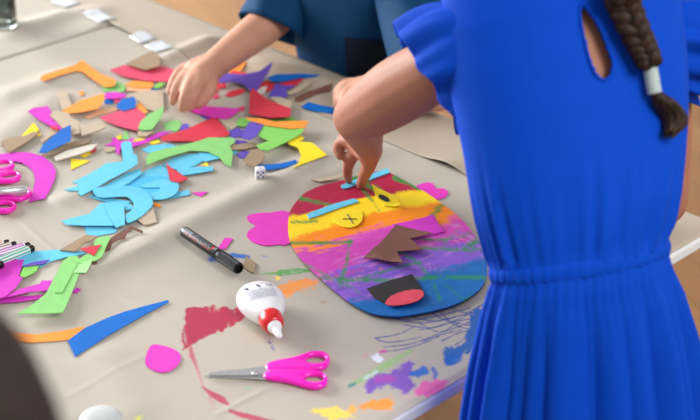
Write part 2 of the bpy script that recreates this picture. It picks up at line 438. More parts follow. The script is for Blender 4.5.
def scrap(name, label, col, poly, th=.0008, smooth=0, curl=0, cat='paper scrap', group=GRP, cdir=None):
    if smooth: poly = cr(poly, smooth)
    z = .002
    for _ in range(2):
        w = [P(u, v, z) for u, v in poly]
        cells = foot([(p.x, p.y) for p in w])
        z = base_z(cells) + .0003
    claim(cells, z + th)
    w = [P(u, v, z) for u, v in poly]
    c = sum(w, Vector()) / len(w)
    bm = bmesh.new()
    f = bm.faces.new([bm.verts.new((p.x - c.x, p.y - c.y, 0)) for p in w])
    if curl:
        xy_ = np.array([(v.co.x, v.co.y) for v in bm.verts]); xy_ = xy_ - xy_.mean(0)
        ev, ax = np.linalg.eigh(xy_.T @ xy_); d = ax[:, 1] if cdir is None else np.array(cdir)
        s = xy_ @ d; L = max(abs(s.min()), abs(s.max()))
        bmesh.ops.triangulate(bm, faces=bm.faces[:])
        for k in np.linspace(-.85, .85, 9):
            bmesh.ops.bisect_plane(bm, geom=bm.verts[:] + bm.edges[:] + bm.faces[:], plane_co=(d[0] * k * L, d[1] * k * L, 0), plane_no=(d[0], d[1], 0))
        for v in bm.verts:
            q = (v.co.x * d[0] + v.co.y * d[1]) / L
            v.co.z += curl * max(0, q if curl > 0 else 0) ** 2 if False else abs(curl) * (max(0, q * (1 if curl > 0 else -1) + .1) / 1.1) ** 2
    r = bmesh.ops.extrude_face_region(bm, geom=bm.faces[:])
    for v in [g for g in r['geom'] if isinstance(g, bmesh.types.BMVert)]: v.co.z += th
    bmesh.ops.recalc_face_normals(bm, faces=bm.faces)
    me = bpy.data.meshes.new(name); bm.to_mesh(me); bm.free()
    o = bpy.data.objects.new(name, me); COL.objects.link(o); o.location = (c.x, c.y, ZT + z)
    rgb = C[col]
    me.materials.append(mat('card_' + col, rgb, .62, .05, 60, .12, 900, spec=.22))
    return tag(o, label, cat, group)
PS, CS, ST = 'paper_scrap', 'cardboard_scrap', 'paper_strip'
cb = dict(th=.0018, cat='cardboard scrap')
sc = scrap
# far left group
sc(CS, 'faint beige card strip below the bent orange strip at far left', 'BE', [(57, 93), (66, 91), (72, 107), (62, 111)], **cb)
sc(PS, 'small orange dot of paper beside the bent orange strip', 'O', [(79, 92), (83, 91), (84, 95), (80, 96)])
sc(PS, 'tiny blue scrap below the orange strip near the boy\'s hand', 'B', [(147, 91), (156, 87), (159, 90), (152, 93)])
sc(PS, 'small green scrap under the right end of the coral paper near the boy\'s hand', 'G2', [(154, 86), (162, 81), (168, 82), (160, 88), (154, 89)])
sc(ST, 'peach paper strip beneath the short orange strip', 'PE', [(125, 87), (152, 88), (150, 92), (126, 91)])
sc(ST, 'short orange strip under the coral paper', 'O', [(124, 85), (134, 81), (154, 83), (152, 88), (135, 88)])
sc(PS, 'light green scrap at the right end of the bent orange strip', 'G', [(102, 87), (112, 84), (119, 82), (126, 87), (124, 92), (115, 93), (104, 91)])
sc(ST, 'bent orange boomerang strip, farthest left of the orange pieces', 'O', [(40, 80), (43, 77), (60, 71), (75, 66), (82, 61), (88, 65), (100, 74), (115, 80), (116, 84), (112, 87), (105, 87), (97, 82), (84, 73), (78, 71), (60, 76), (44, 82)], curl=.004)
sc(PS, 'dark blue sliver beneath the small magenta scrap', 'B', [(104, 100), (114, 99), (113, 104), (105, 104)])
sc(PS, 'coral scrap below the small magenta scrap', 'PK', [(112, 97), (121, 97), (122, 103), (115, 103)])
sc(PS, 'small magenta scrap beside the light green one at far left', 'M', [(104, 96), (106, 93), (116, 92), (127, 95), (124, 98), (115, 99), (106, 99)])
sc(PS, 'large coral pink quadrilateral beneath the brown cardboard left of the boy\'s hand', 'PK', [(110, 72), (124, 66.5), (140, 68), (163, 66.5), (177, 71), (167, 82.5), (150, 81.5), (125, 77.5)], curl=.003)
sc(CS, 'brown cardboard piece on the coral pink paper', 'K', [(126, 64.5), (153, 51), (161, 59), (159, 67), (145, 70.5)], **cb)
sc(CS, 'cream card triangle left of the boy\'s fingers', 'BE', [(130, 95), (140, 92), (163, 91), (164, 109), (155, 112), (147, 110), (140, 103)], **cb)
sc(PS, 'small orange scrap under the cream card', 'O', [(135, 107), (140, 103), (148, 112), (144, 115), (138, 113)])
sc(PS, 'orange leaf shaped paper, left of the blue scrap', 'O', [(60, 113), (66, 109), (80, 101), (104, 96), (105, 101), (98, 109), (84, 112), (66, 114)], curl=.004)
sc(ST, 'peach paper sliver just below the orange leaf', 'PE', [(84, 117), (100, 110), (116, 107), (119, 110), (105, 114), (88, 119)])
sc(PS, 'coral red triangle with its point to the right below the blue scrap', 'PK', [(99, 118), (117, 112), (136, 108), (143, 113), (149, 120), (137, 131), (117, 126)])
sc(PS, 'bright blue scrap at the tip of the orange leaf', 'B', [(116, 107), (121, 100), (134, 97), (136, 101), (135, 108), (123, 111.5)])
sc(PS, 'magenta wedge pointing right at far left of the table', 'M', [(28, 112), (34, 109), (48, 107), (52, 113), (50, 117), (62, 128), (61, 131), (50, 126), (36, 118)], curl=.002)
sc(PS, 'dark red sliver below the magenta wedge', 'R', [(50, 127), (57, 126), (59, 130), (53, 130)])
sc(CS, 'beige card with square notch to the right of the magenta wedge', 'BE', [(50, 116), (54, 111.5), (69, 114), (70, 118), (79, 122), (80, 134), (71, 135.5), (64, 130), (57, 122)], **cb)
sc(CS, 'beige card scrap below the peach sliver', 'BE', [(80, 124), (84, 126), (101, 121), (106, 128), (97, 132), (82, 136.5)], **cb)
sc(CS, 'greyish beige triangle behind the upright blue piece', 'BE', [(40, 142), (52, 128), (62, 131), (50, 138), (42, 144)], **cb)
sc(PS, 'tiny yellow scrap at the point of the brown cardboard wedge', 'Y', [(36, 133), (39, 131), (41, 135), (37, 137)])
sc(PS, 'yellow triangle standing behind the brown cardboard wedge', 'Y', [(22, 136), (34, 123), (39, 130), (35, 133), (24, 138)])
sc(CS, 'brown cardboard wedge with ragged left end', 'K', [(1, 143), (4, 141), (12, 138), (24, 137), (33, 133), (40, 133), (30, 141), (10, 153), (6, 151), (5, 147), (2, 146)], **cb)
sc(PS, 'yellow scrap under the white card leaf', 'Y', [(80, 156), (86, 152), (92, 150), (91, 154), (84, 158)])
sc(PS, 'tiny red tip beside the white card leaf', 'R', [(90, 151), (97, 148), (95, 152), (91, 153)])
sc(CS, 'brown cardboard strip beneath the blue piece', 'K', [(42, 156), (60, 147), (75, 142), (92, 141), (88, 144), (70, 148), (56, 155), (45, 157)], **cb)
sc(PS, 'blue piece with straight right side above the magenta arch', 'B', [(39, 153), (43, 145), (54, 136), (63, 130), (71, 127), (71, 141), (60, 146), (46, 153)], curl=.003)
sc(CS, 'white leaf shaped card strip', 'W', [(54, 158), (66, 152), (85, 147), (98, 144.5), (92, 150.5), (78, 155.5), (56, 161.5)], **cb)
sc(PS, 'lone yellow triangle pointing right', 'Y', [(71, 159), (90, 161), (86, 163), (71, 170)])
sc(PS, 'big magenta arch by the pink scissors', 'M', [(-10, 156), (0, 155), (15, 153), (30, 153), (43, 157), (52, 164), (56, 171), (55, 179), (50, 190), (45, 199), (38, 200), (29, 202), (33, 191), (35, 181), (34, 173), (30, 168), (22, 163), (10, 161), (-10, 161)], curl=.001)
# middle back
sc(PS, 'small green triangle above the magenta star', 'G', [(121, 140), (126, 131), (129, 136), (129, 140)])
sc(PS, 'tiny yellow scrap left of the small green triangle', 'Y', [(116, 137), (121, 135), (122, 139), (117, 140)])
sc(CS, 'short beige card strip left of the magenta star', 'BE', [(104, 149), (115, 147), (116, 151), (106, 153)], **cb)
sc(PS, 'yellow strip under the long pink sliver', 'Y', [(134, 140), (145, 138), (146, 142), (136, 143)])
sc(PS, 'yellow strip to the right, by the red triangle', 'Y', [(149, 142), (159, 140), (160, 143), (152, 145)])
sc(PS, 'magenta star shaped offcut behind the standing blue strip', 'M', [(104, 146), (112, 143), (112, 138), (116, 138), (119, 141), (126, 141), (134, 138), (132, 143), (146, 140), (150, 142), (137, 146), (128, 149), (121, 149), (119, 155), (116, 153), (115, 146)])
sc(ST, 'long pink sliver pointing up right towards the red triangle', 'M', [(144, 140), (158, 133), (173, 131), (162, 136), (150, 141)])
sc(CS, 'beige card beneath the green parallelogram', 'BE', [(137, 131), (152, 130), (154, 133), (146, 137), (139, 137)], **cb)
sc(PS, 'light green parallelogram over the coral triangle', 'G', [(138, 129), (140.5, 122), (149, 115), (164, 108.5), (163, 115), (152, 130), (142, 130.5)], curl=.003)
sc(PS, 'light green scrap below the boy\'s fingers', 'G', [(163, 125), (170, 121), (180, 121), (181, 128), (176, 132), (166, 131)])
sc(PS, 'small purple scrap behind the long red triangle', 'P', [(180, 128), (184, 124), (188, 124), (189, 129), (181, 132)])
# behind, near the boy
sc(PS, 'orange scrap behind the purple concave piece', 'O', [(226, 72), (236, 65), (247, 62), (241, 71), (232, 74)])
sc(PS, 'red scrap showing behind the purple concave piece', 'R', [(222, 78), (234, 71), (250, 74), (246, 79), (232, 81)])
sc(PS, 'dark red scrap right beside the boy\'s right wrist', 'R', [(209, 94), (211, 82), (217, 77), (220, 87), (215, 95)])
sc(PS, 'small red scrap under the purple concave piece', 'R', [(218, 85), (226, 83), (226, 88), (219, 88)])
sc(PS, 'coral sliver right of the boy\'s thumb', 'PK', [(212, 97), (218, 94), (219, 98), (213, 99)])
sc(ST, 'thin coral strip below the purple concave piece', 'R', [(225, 96), (229, 92), (240, 89), (246, 90), (242, 94), (230, 97)])
sc(PS, 'red scrap with white patch beside it, between the two purple pieces', 'R', [(256, 91), (262, 83), (268, 81), (277, 86), (270, 91), (258, 94)])
sc(PS, 'white scrap on the red piece between the two purple pieces', 'W', [(257, 91), (262, 87), (267, 87), (265, 93), (259, 95)])
sc(PS, 'large purple concave piece by the boy\'s wrist', 'P', [(217, 80), (226, 74), (243, 75), (260, 72), (273, 64), (270, 71), (262, 82), (256, 92), (251, 92), (244, 85), (233, 82), (222, 83)], curl=.004)
sc(ST, 'red strip under the long blue point', 'R', [(279, 83), (290, 80), (304, 77), (303, 80), (296, 86), (284, 87)])
sc(PS, 'blue pointed piece nearest the boy\'s shirt', 'B', [(267, 79), (276, 75), (300, 74), (320, 75), (315, 77), (300, 78), (283, 82), (272, 82)], curl=.002)
sc(PS, 'purple scrap under the blue point', 'P', [(268, 97), (276, 84), (286, 86), (296, 86), (286, 90), (288, 97), (280, 98)])
sc(ST, 'beige paper strip beside the small purple scrap near the boy', 'BE', [(288, 93), (305, 82), (313, 80), (308, 86), (297, 93), (289, 95)])
sc(ST, 'dark brown curved strip pointing to the boy\'s left hand', 'N', [(295, 98), (305, 93), (320, 88), (333, 83), (331, 91), (315, 95), (300, 102), (295, 102)])
sc(ST, 'bright blue strip by the girl\'s elbow', 'B', [(302, 107), (308, 103), (318, 105), (334, 108), (334, 114), (318, 112), (304, 109)], curl=.002)
sc(CS, 'beige card behind the red quadrilateral', 'BE', [(269, 98), (280, 98), (292, 102), (291, 110), (280, 106)], **cb)
# the pile in the middle
sc(PS, 'coral tip at the right end of the magenta parallelogram', 'PK', [(236, 109), (244, 106), (245, 110), (238, 112)])
sc(PS, 'purple scrap under the magenta parallelogram', 'P', [(200, 116), (215, 115), (215, 120), (205, 119)])
sc(CS, 'beige card between the red triangle and small green scrap', 'BE', [(219, 120), (226, 120), (236, 119), (240, 125), (232, 130), (226, 127)], **cb)
sc(PS, 'small green scrap under the left end of the orange strip', 'G2', [(236, 123), (240, 118), (248, 119), (253, 123), (244, 127), (238, 126)])
sc(PS, 'magenta parallelogram below the boy\'s right hand', 'M2', [(188, 111), (196, 104.5), (211, 107), (241, 109), (233, 116), (226, 119.5), (210, 117.5)])
sc(PS, 'cyan patch at the right end of the green boomerang', 'C', [(218, 146), (228, 144), (238, 152), (234, 155), (226, 153)])
sc(PS, 'purple scrap under the brown paper strip', 'P', [(235, 140), (247, 142), (252, 146), (236, 147)])
sc(PS, 'lower purple scrap beside the bent brown piece', 'P', [(236, 155), (244, 151), (252, 153), (248, 159), (240, 158)])
sc(CS, 'straight brown strip between the purple pieces', 'K', [(228, 147), (240, 145), (255, 143), (258, 147), (245, 150), (230, 151)], **cb)
sc(PS, 'dark purple scrap left of the purple rectangle', 'P', [(229, 131), (238, 128), (244, 131), (242, 137), (231, 138)])
sc(PS, 'cyan pointed piece behind the left end of the green boomerang', 'C', [(141, 150), (150, 146), (168, 144), (177, 146), (172, 151), (160, 154), (152, 155)])
sc(PS, 'long red triangle over the green boomerang', 'R', [(160, 139), (185, 130), (212, 118), (217, 119), (230, 134), (225, 137), (205, 139), (198, 143), (190, 142), (163, 143)], curl=.003)
sc(PS, 'blue crescent by the white die', 'B', [(253, 168), (258, 164), (265, 165), (280, 164), (296, 160), (297, 163), (285, 168), (268, 170), (256, 169)])
sc(CS, 'bent brown cardboard piece behind the white die', 'K', [(243, 162), (252, 150), (262, 151), (265, 156), (262, 163), (254, 168), (245, 165)], **cb)
sc(PS, 'yellow concave piece right of the blue crescent', 'Y', [(286, 142), (290, 139), (302, 136), (304, 139), (299, 142), (312, 143), (327, 155), (320, 158), (298, 166), (293, 169), (299, 163), (301, 155), (298, 148), (290, 145)])
sc(PS, 'green paper edge behind the orange strip', 'G2', [(266, 120), (290, 117), (299, 121), (285, 123), (270, 123)])
sc(PS, 'large green arrow shaped piece under the orange strip', 'G2', [(257, 135), (262, 126), (275, 125), (290, 128), (304, 129), (302, 134), (285, 143), (268, 151), (261, 150), (256, 146), (269, 141), (262, 138)], curl=.002)
sc(PS, 'purple rectangle overlapping the green arrow piece', 'P', [(241, 136), (248, 124), (253, 121), (264, 125), (256, 137), (250, 140), (243, 139)])
sc(ST, 'curved orange strip across the green arrow piece', 'O', [(246, 118), (262, 119), (275, 122), (305, 121), (309, 122), (305, 128), (290, 129), (268, 126), (250, 121)])
sc(PS, 'red quadrilateral above the curved orange strip', 'R', [(249, 114), (250, 94), (253, 91), (267, 100), (291, 109), (290, 117), (270, 118)], curl=.004)
# cyan heap
CY = 'cyan offcuts heaped in the middle'
cy = lambda lab, poly, col='C', **k: sc(PS, lab, col, poly, group=CY, **k)
sc(CS, 'beige card under the right edge of the cyan heap', 'BE', [(138, 221), (153, 209), (157, 223), (145, 226)], **cb)
sc(PS, 'tiny orange tip right of the cyan hook', 'O', [(152, 203), (160, 204), (161, 207), (155, 207)])
sc(PS, 'small yellow scrap above the cyan bar', 'Y', [(202, 166), (207, 162), (209, 167)])
cy('cyan blade under the green boomerang', [(162, 165), (172, 159), (185, 155), (198, 154), (206, 159), (195, 166), (180, 170), (170, 169)])
cy('cyan quadrilateral below the right arm of the green boomerang', [(198, 153), (212, 153), (223, 158), (205, 162), (202, 160)])
cy('long straight cyan bar pointing right below the green boomerang', [(176, 169), (200, 167), (213, 167), (213, 171), (195, 174), (182, 176)])
cy('cyan piece left of the red triangle', [(136, 178), (146, 171), (160, 165), (168, 170), (170, 178), (150, 182)])
cy('cyan strip ending near the pink triangle', [(158, 199), (180, 192), (189, 190), (190, 195), (175, 198), (162, 200)])
cy('darker cyan base sheet of the heap', [(120, 190), (136, 178), (160, 176), (176, 180), (178, 192), (160, 199), (140, 199)], 'C2')
cy('cyan loop left of the pink triangle', [(140, 187), (155, 181), (168, 180), (177, 182), (179, 187), (176, 194), (166, 199), (152, 200), (146, 195), (158, 192), (160, 188), (150, 188)], smooth=2)
cy('small cyan spike at the left of the heap', [(64, 190), (75, 187), (80, 188), (80, 191), (70, 191)])
cy('cyan bar across the middle of the heap', [(92, 193), (110, 183), (128, 173), (140, 169), (142, 174), (128, 184), (112, 191), (96, 195)])
cy('large cyan wedge with notched left end', [(72, 183), (90, 174), (107, 164), (122, 163), (130, 157), (137, 157), (138, 165), (128, 171), (110, 180), (95, 189), (81, 196), (78, 193), (80, 190), (77, 186), (78, 184)], curl=.003)
cy('upright cyan strip on the magenta star', [(121, 144), (124, 142), (131, 142), (134, 157), (131, 161), (123, 160)])
cy('thin cyan sliver under the cyan hook', [(87, 197), (96, 195), (112, 199), (132, 202), (126, 205), (105, 202)])
cy('cyan scrap in the bend of the cyan hook', [(122, 204), (132, 205), (132, 209), (126, 211)])
cy('cyan hook curving down at the front of the heap', [(93, 192), (100, 189), (122, 187), (140, 189), (149, 194), (153, 202), (151, 208), (141, 217), (132, 222), (127, 223), (125, 216), (130, 212), (134, 205), (131, 200), (125, 197), (110, 198), (98, 198)], smooth=2, curl=.002)
cy('cyan rectangle at the front of the heap', [(84, 226), (112, 223), (117, 231), (115, 233), (88, 238), (86, 232)])
cy('cyan pointed piece at the lower left of the heap', [(62, 221), (90, 214), (100, 204), (106, 203), (122, 203), (122, 224), (112, 226), (85, 226), (66, 225)])
cy('cyan quadrilateral lying on top of the pointed cyan piece', [(104, 206), (107, 203), (124, 204), (125, 225), (116, 228), (112, 222), (107, 212)])
sc(PS, 'green boomerang over the cyan heap', 'G', [(146, 161), (150, 154), (163, 150), (180, 146), (200, 141), (208, 138), (233, 138), (235, 143), (230, 146), (233, 154), (231, 167), (225, 164), (219, 157), (208, 152), (190, 151), (170, 157), (155, 163), (147, 167)], curl=.002)
sc(PS, 'red triangle pointing up on the cyan heap', 'R', [(166, 163), (171, 168), (188, 179), (179, 183), (170, 181)])
sc(PS, 'lone pink triangle on the bare paper right of the cyan heap', 'M2', [(192, 193), (208, 192), (201, 197)])
# front left
sc(ST, 'wavy dark brown strip right of the green papers', 'N', [(104, 250), (106, 245), (110, 239), (118, 234), (125, 231), (131, 228), (143, 233), (143, 235), (133, 231), (127, 234), (125, 239), (119, 240), (112, 244), (110, 250), (105, 252)], curl=.004)
sc(PS, 'brown scrap peeking from under the pale green quadrilateral', 'N', [(92, 261), (97, 260), (97, 264), (93, 265)])
sc(PS, 'magenta tip to the right of the tall green piece', 'M', [(70, 293), (77, 288), (81, 290), (77, 293)])
sc(ST, 'lower magenta strip left of the tall green piece', 'M', [(-6, 300), (18, 297), (46, 295), (40, 299), (20, 302), (-6, 304)])
sc(ST, 'upper magenta strip left of the tall green piece', 'M', [(3, 298), (18, 290), (40, 284), (42, 281), (55, 281), (50, 291), (30, 292), (10, 297)])
sc(PS, 'long cyan triangle beside the marker pens', 'C', [(14, 257), (18, 253), (60, 250), (76, 251), (82, 252), (87, 254), (68, 257), (50, 262), (40, 268), (38, 266), (22, 267)])
sc(PS, 'green scrap beside the magenta sheet at the left', 'G2', [(20, 276), (24, 267), (39, 266), (36, 272), (24, 278)])
sc(ST, 'purple sliver on the long cyan triangle', 'P', [(23, 266), (35, 262), (50, 260), (45, 264), (25, 267)])
sc(PS, 'magenta sheet at the left edge in front of the pens', 'M', [(-8, 261), (24, 260), (19, 276), (14, 288), (0, 299), (-8, 299)])
sc(PS, 'magenta quadrilateral lying on the magenta sheet', 'M', [(-6, 289), (13, 274), (23, 278), (15, 289), (5, 297), (-6, 301)])
sc(PS, 'tall green piece flaring to the left at its foot', 'G', [(17, 314), (30, 307), (46, 294), (55, 277), (63, 262), (70, 257), (78, 257), (80, 266), (79, 275), (72, 293), (63, 313), (40, 314)], curl=.001)
sc(PS, 'green sheet under the red triangle in front of the cyan heap', 'G', [(94, 244), (96, 239), (107, 236), (111, 238), (108, 243), (102, 257), (96, 261), (80, 264), (76, 262), (84, 256), (92, 253)])
sc(ST, 'narrow green strip on the tall green piece', 'G', [(55, 293), (64, 276), (70, 267), (75, 262), (77, 265), (70, 278), (62, 293)])
sc(PS, 'pale green quadrilateral on the tall green piece', 'G3', [(73, 273), (80, 265), (93, 261), (86, 273)], curl=.003)
sc(CS, 'brown corrugated card pointing at the red triangle', 'K', [(60, 251), (86, 236), (98, 237), (92, 241.5), (84, 243.5), (76, 252.5)], **cb)
sc(PS, 'small red triangle on the green sheet', 'R', [(80, 249), (90, 247), (101, 245), (94, 256), (86, 252)])
sc(ST, 'orange curved strip running from the brown haired child to the blue piece', 'O', [(-5, 330), (10, 332), (35, 335), (60, 332), (83, 327), (85, 329), (74, 339), (60, 341), (30, 343), (8, 340), (-5, 337)])
sc(PS, 'long blue pointed piece at the lower left', 'B', [(68, 341), (84, 329), (107, 318.5), (125, 312), (143, 307), (168, 300.5), (169, 302), (143, 316), (125, 326), (107, 336.5), (75, 357)])
sc(PS, 'round pink pebble shaped paper at the lower left', 'M2', [(150, 347), (157, 345), (170, 348), (179, 353), (181, 360), (174, 369), (162, 373), (150, 369), (145, 362)], smooth=2)
sc(ST, 'small pink strip behind the black marker', 'M2', [(217, 250), (225, 238), (233, 239), (226, 249)])
sc(CS, 'little brown cardboard chip at the cap of the black marker', 'K', [(243, 268), (246, 257), (256, 264), (254, 274), (249, 272)], **cb)
sc(ST, 'beige card sliver behind the rainbow face', 'BE', [(311, 180), (330, 177), (346, 174), (338, 179), (320, 182)])
# ================================================================ rainbow face
FOUT = [(340, 181), (356, 176), (370, 172), (385, 171), (396, 176), (420, 189), (437, 200), (460, 218), (477, 239), (485, 257), (487, 270), (484, 283), (475, 293), (460, 302), (440, 309), (415, 314), (395, 316), (372, 313), (350, 302), (330, 286), (310, 268), (297, 253), (290, 240), (288, 226), (290, 212), (296, 202), (305, 193), (320, 186)]
FZ, FTH = .0075, .003
def clear_over(poly, z):
    w = [P(u, v, z) for u, v in poly]; A = foot([(p.x, p.y) for p in w]); return base_z(A)
FZ = clear_over(FOUT, .006) + .0006
face = empty('painted_mask', P(390, 250, FZ), 'large oval cardboard face painted in rainbow stripes with paper eyes, nose and mouth', 'painted mask')
def interp(xs, pts):
    p = np.array(pts, float); return np.interp(xs, p[:, 0], p[:, 1])
def face_colour(u, v):
    n1 = (fbm(u * .05, v * .5 + u * .12, 3) - .5)             # streaks along the bands
    n2 = (fbm(u * .15, v * .15, 3) - .5)
    w = v + n2 * 5
    b1 = interp(u, [(280, 219), (310, 212), (343, 204), (371, 196), (415, 190), (460, 182)])
    b2 = interp(u, [(280, 242), (327, 228), (365, 216), (403, 207), (431, 203), (470, 196)])
    b3 = interp(u, [(280, 254), (296, 251), (327, 245), (358, 236), (400, 227), (450, 219), (490, 213)])
    b4 = interp(u, [(290, 290), (327, 277), (358, 266), (406, 250), (445, 242), (481, 236), (500, 230)])
    b5 = interp(u, [(330, 310), (350, 301), (380, 298), (412, 283), (429, 272), (455, 266), (487, 257), (500, 255)])
    c = np.tile(np.array(lin((168, 24, 62))), (len(u), 1))
    c = c * (1.1 + n1[:, None] * .3)
    def over(b, rgb, soft, rag=10, sh=.3):
        nonlocal c
        a = sstep(-soft, soft, w - b + n1 * rag)
        k = np.array(lin(rgb))[None, :] * (1.12 + n1[:, None] * sh)
        c = c * (1 - a[:, None]) + k * a[:, None]
    over(b1, (250, 208, 30), 1.2, 3, .25)
    over(b2, (248, 138, 16), 1.8, 6, .3)
    over(b3, (200, 66, 170), 4, 26, .5)
    over(b4, (124, 84, 186), 5, 26, .5)
    over(b5, (0, 98, 166), 3, 14, .45)
    pale = sstep(.58, .78, fbm(u * .07 + 5, v * .6 + u * .16, 3)) * sstep(-6, 6, v - b3) * sstep(6, -6, v - b5) * .55
    c = blend(c, (216, 150, 205), pale)
    g = (40, 140, 62)
    def gl(pts, wd, amt=.92, dry=.33):
        nonlocal c
        d = sdline(u, v, pts, wd) + (fbm(u * .3, v * .4) - .5) * 2.2
        c = blend(c, g, sstep(-.6, 1.4, d) * amt * sstep(dry - .2, dry + .12, fbm(u * .18 + 3, v * .5)))
    gl([(300, 198), (320, 203), (338, 206)], [2.2, 2, 1.2], .95, .25); gl([(291, 222), (305, 222), (317, 221)], 1.6); gl([(290, 243), (320, 243), (352, 242)], 2)
    gl([(350, 240), (347, 262), (340, 285)], [1, 2, 2.4]); gl([(322, 278), (350, 280), (400, 280), (440, 277), (486, 278)], 2.4, .8)
    gl([(353, 281), (395, 268), (420, 262)], 1.8, .7); gl([(432, 218), (437, 210), (442, 206)], [2.8, 2.8, 2.2], .9, .25); gl([(465, 248), (475, 242), (485, 236)], 3, .85, .25)
    gl([(400, 238), (440, 240), (470, 234)], 1.6, .8); gl([(400, 246), (435, 249), (470, 250), (486, 249)], 1.8, .8); gl([(400, 252), (418, 262), (432, 280), (440, 300)], 2, .65)
    gl([(340, 176), (360, 178), (378, 190), (385, 197)], [3, 5, 4, 2], .95, .36); gl([(395, 178), (410, 182), (420, 190)], [3, 4, 2], .9, .36); gl([(363, 190), (374, 203), (380, 212)], [2, 1.6, .8], .8, .36)
    gl([(445, 285), (465, 300), (470, 296)], 1.6, .5); gl([(300, 262), (335, 279), (360, 292)], 1.6, .7); gl([(460, 228), (447, 240), (440, 252)], 1.3, .6)
    c = blend(c, (235, 130, 70), sstep(.5, 2, sdline(u, v, [(380, 268), (382, 270)], 2)) * .8)
    return np.clip(c, .002, 1)
def build_face():
    out = cr(FOUT, 7); top = np.array([P(a, b, FZ + FTH) for a, b in out]); c = top.mean(0)
    n = len(top); rr = list(np.linspace(0, 1, 66)[1:])
    V = [c] + [c + (q - c) * r for r in rr for q in top]
    F = [(0, 1 + j, 1 + (j + 1) % n) for j in range(n)]
    for i in range(len(rr) - 1):
        for j in range(n):
            k = (j + 1) % n; F.append((1 + i * n + j, 1 + (i + 1) * n + j, 1 + (i + 1) * n + k, 1 + i * n + k))
    b0 = len(V); last = 1 + (len(rr) - 1) * n
    V += [q - np.array([0, 0, FTH]) for q in top]
    F += [(last + j, last + (j + 1) % n, b0 + (j + 1) % n, b0 + j) for j in range(n)]
    F.append(tuple(b0 + j for j in range(n))[::-1])
    o = mk('cardboard_oval', V, F, attr_mat('rainbow_paint', .55, .3, 260, .08, .25), face)
    A = np.array([tuple(v) for v in V]); u, v = proj(A); col = face_colour(u, v)
    col[b0:] = np.array(lin((60, 44, 38)))
    set_paint(o, col)
    claim(foot([(q[0], q[1]) for q in top]), FZ + FTH)
build_face()
def flat(name, poly, z, th, m, parent, smooth=0, lift=None):
    if smooth: poly = cr(poly, smooth)
    w = [P(u, v, z) for u, v in poly]
    bm = bmesh.new(); f = bm.faces.new([bm.verts.new(p) for p in w])
    if lift:                                      # (pixel, radius m, height): a corner that curls up
        bmesh.ops.triangulate(bm, faces=bm.faces[:]); bmesh.ops.subdivide_edges(bm, edges=bm.edges[:], cuts=3, use_grid_fill=True)
        for (q, rad, h) in lift:
            p0 = P(*q, z)
            for v in bm.verts: v.co.z += h * max(0, 1 - (v.co - p0).xy.length / rad) ** 1.3
    r = bmesh.ops.extrude_face_region(bm, geom=bm.faces[:])
    for g in r['geom']:
        if isinstance(g, bmesh.types.BMVert): g.co.z += th
    bm.verts.index_update(); V = [v.co.copy() for v in bm.verts]; F = [[v.index for v in f.verts] for f in bm.faces]; bm.free()
    return mk(name, V, F, m, parent)
def cm(k): return mat('card_' + k, C[k], .62, .05, 60, .12, 900, spec=.35)
m_blk = mat('black_paper', (24, 21, 24), .6, .1); ft = FZ + FTH + .0004
ear = flat('ear', [(291, 213), (291, 243), (278, 245), (265, 246), (254, 243), (247, 237), (249, 231), (256, 226), (249, 222), (247, 217), (255, 214), (272, 213)], FZ - .0013, .001, cm('M2'), face, 2)
tag(ear, 'pink paper heart ear at the left')
ear = flat('ear', [(416, 187), (420, 185), (426, 183), (433, 184), (436, 189), (443, 189), (448, 192), (446, 197), (437, 200), (428, 196)], FZ - .0013, .001, cm('M2'), face, 2)
tag(ear, 'small pink paper heart ear at the right')
e = flat('eye', [(333, 218), (338, 212), (347, 209), (356, 210), (362, 212), (362, 221), (355, 227), (346, 228), (337, 224)], ft, .001, cm('Y'), face, 2); tag(e, 'yellow paper eye with a black cross')
for a, b in (((343, 219), (357, 219)), ((347, 214), (353, 223.5))):
    pa, pb = P(*a, ft + .0012), P(*b, ft + .0012)
    V, F = tubepath([pa, pb], [.0007, .0007], 6); mk('cross_stroke', V, F, m_blk, e)
e = flat('eye', [(372, 187), (381, 190), (396, 197), (401, 208), (384, 206), (377, 199)], ft, .001, cm('Y'), face, lift=[((372, 187), .012, .004), ((401, 208), .012, .004)]); tag(e, 'yellow diamond paper eye with a black oval pupil')
flat('pupil', [(384 + 5.4 * math.cos(a) + 1.2 * math.sin(a), 198.3 + 3 * math.sin(a) + 1.6 * math.cos(a)) for a in np.linspace(0, 2 * math.pi, 20)[:-1]], ft + .0014, .0006, m_blk, e)
b = flat('eyebrow', [(307, 215), (313, 212), (335, 204), (354, 199), (359, 202), (340, 208), (316, 217), (309, 219)], ft, .001, cm('C'), face)
BROW2 = [(341, 186), (346, 183.5), (388, 168.5), (389.5, 173), (346, 189), (342, 189)]
b = flat('eyebrow', BROW2, ft, .001, cm('C'), face)
n_ = flat('nose_bridge', [(392, 225), (433, 217), (444, 232), (433, 235), (409, 240)], ft, .001, cm('M'), face, lift=[((433, 217), .02, .003)])
n_ = flat('nose', [(396, 225), (433, 235), (410, 239), (423, 250), (397, 252), (403, 265), (385, 261), (364, 256), (381, 243)], ft + .0042, .001, cm('N'), face, lift=[((433, 235), .03, .002), ((403, 265), .02, .003), ((364, 256), .02, -.003)])
mo = flat('mouth', [(367, 289), (390, 281), (412, 276), (422, 289), (424, 294), (420, 300), (408, 304), (396, 305), (385, 304), (374, 298)], ft, .001, m_blk, face, lift=[((412, 276), .02, .002)])
flat('tongue', [(385, 304), (391, 296.5), (404, 291.5), (415, 290), (423, 291.5), (423, 297), (416, 302), (404, 305), (393, 306)], ft + .0022, .0008, mat('card_R2', (232, 70, 92), .6, .05, 60), mo, 2)

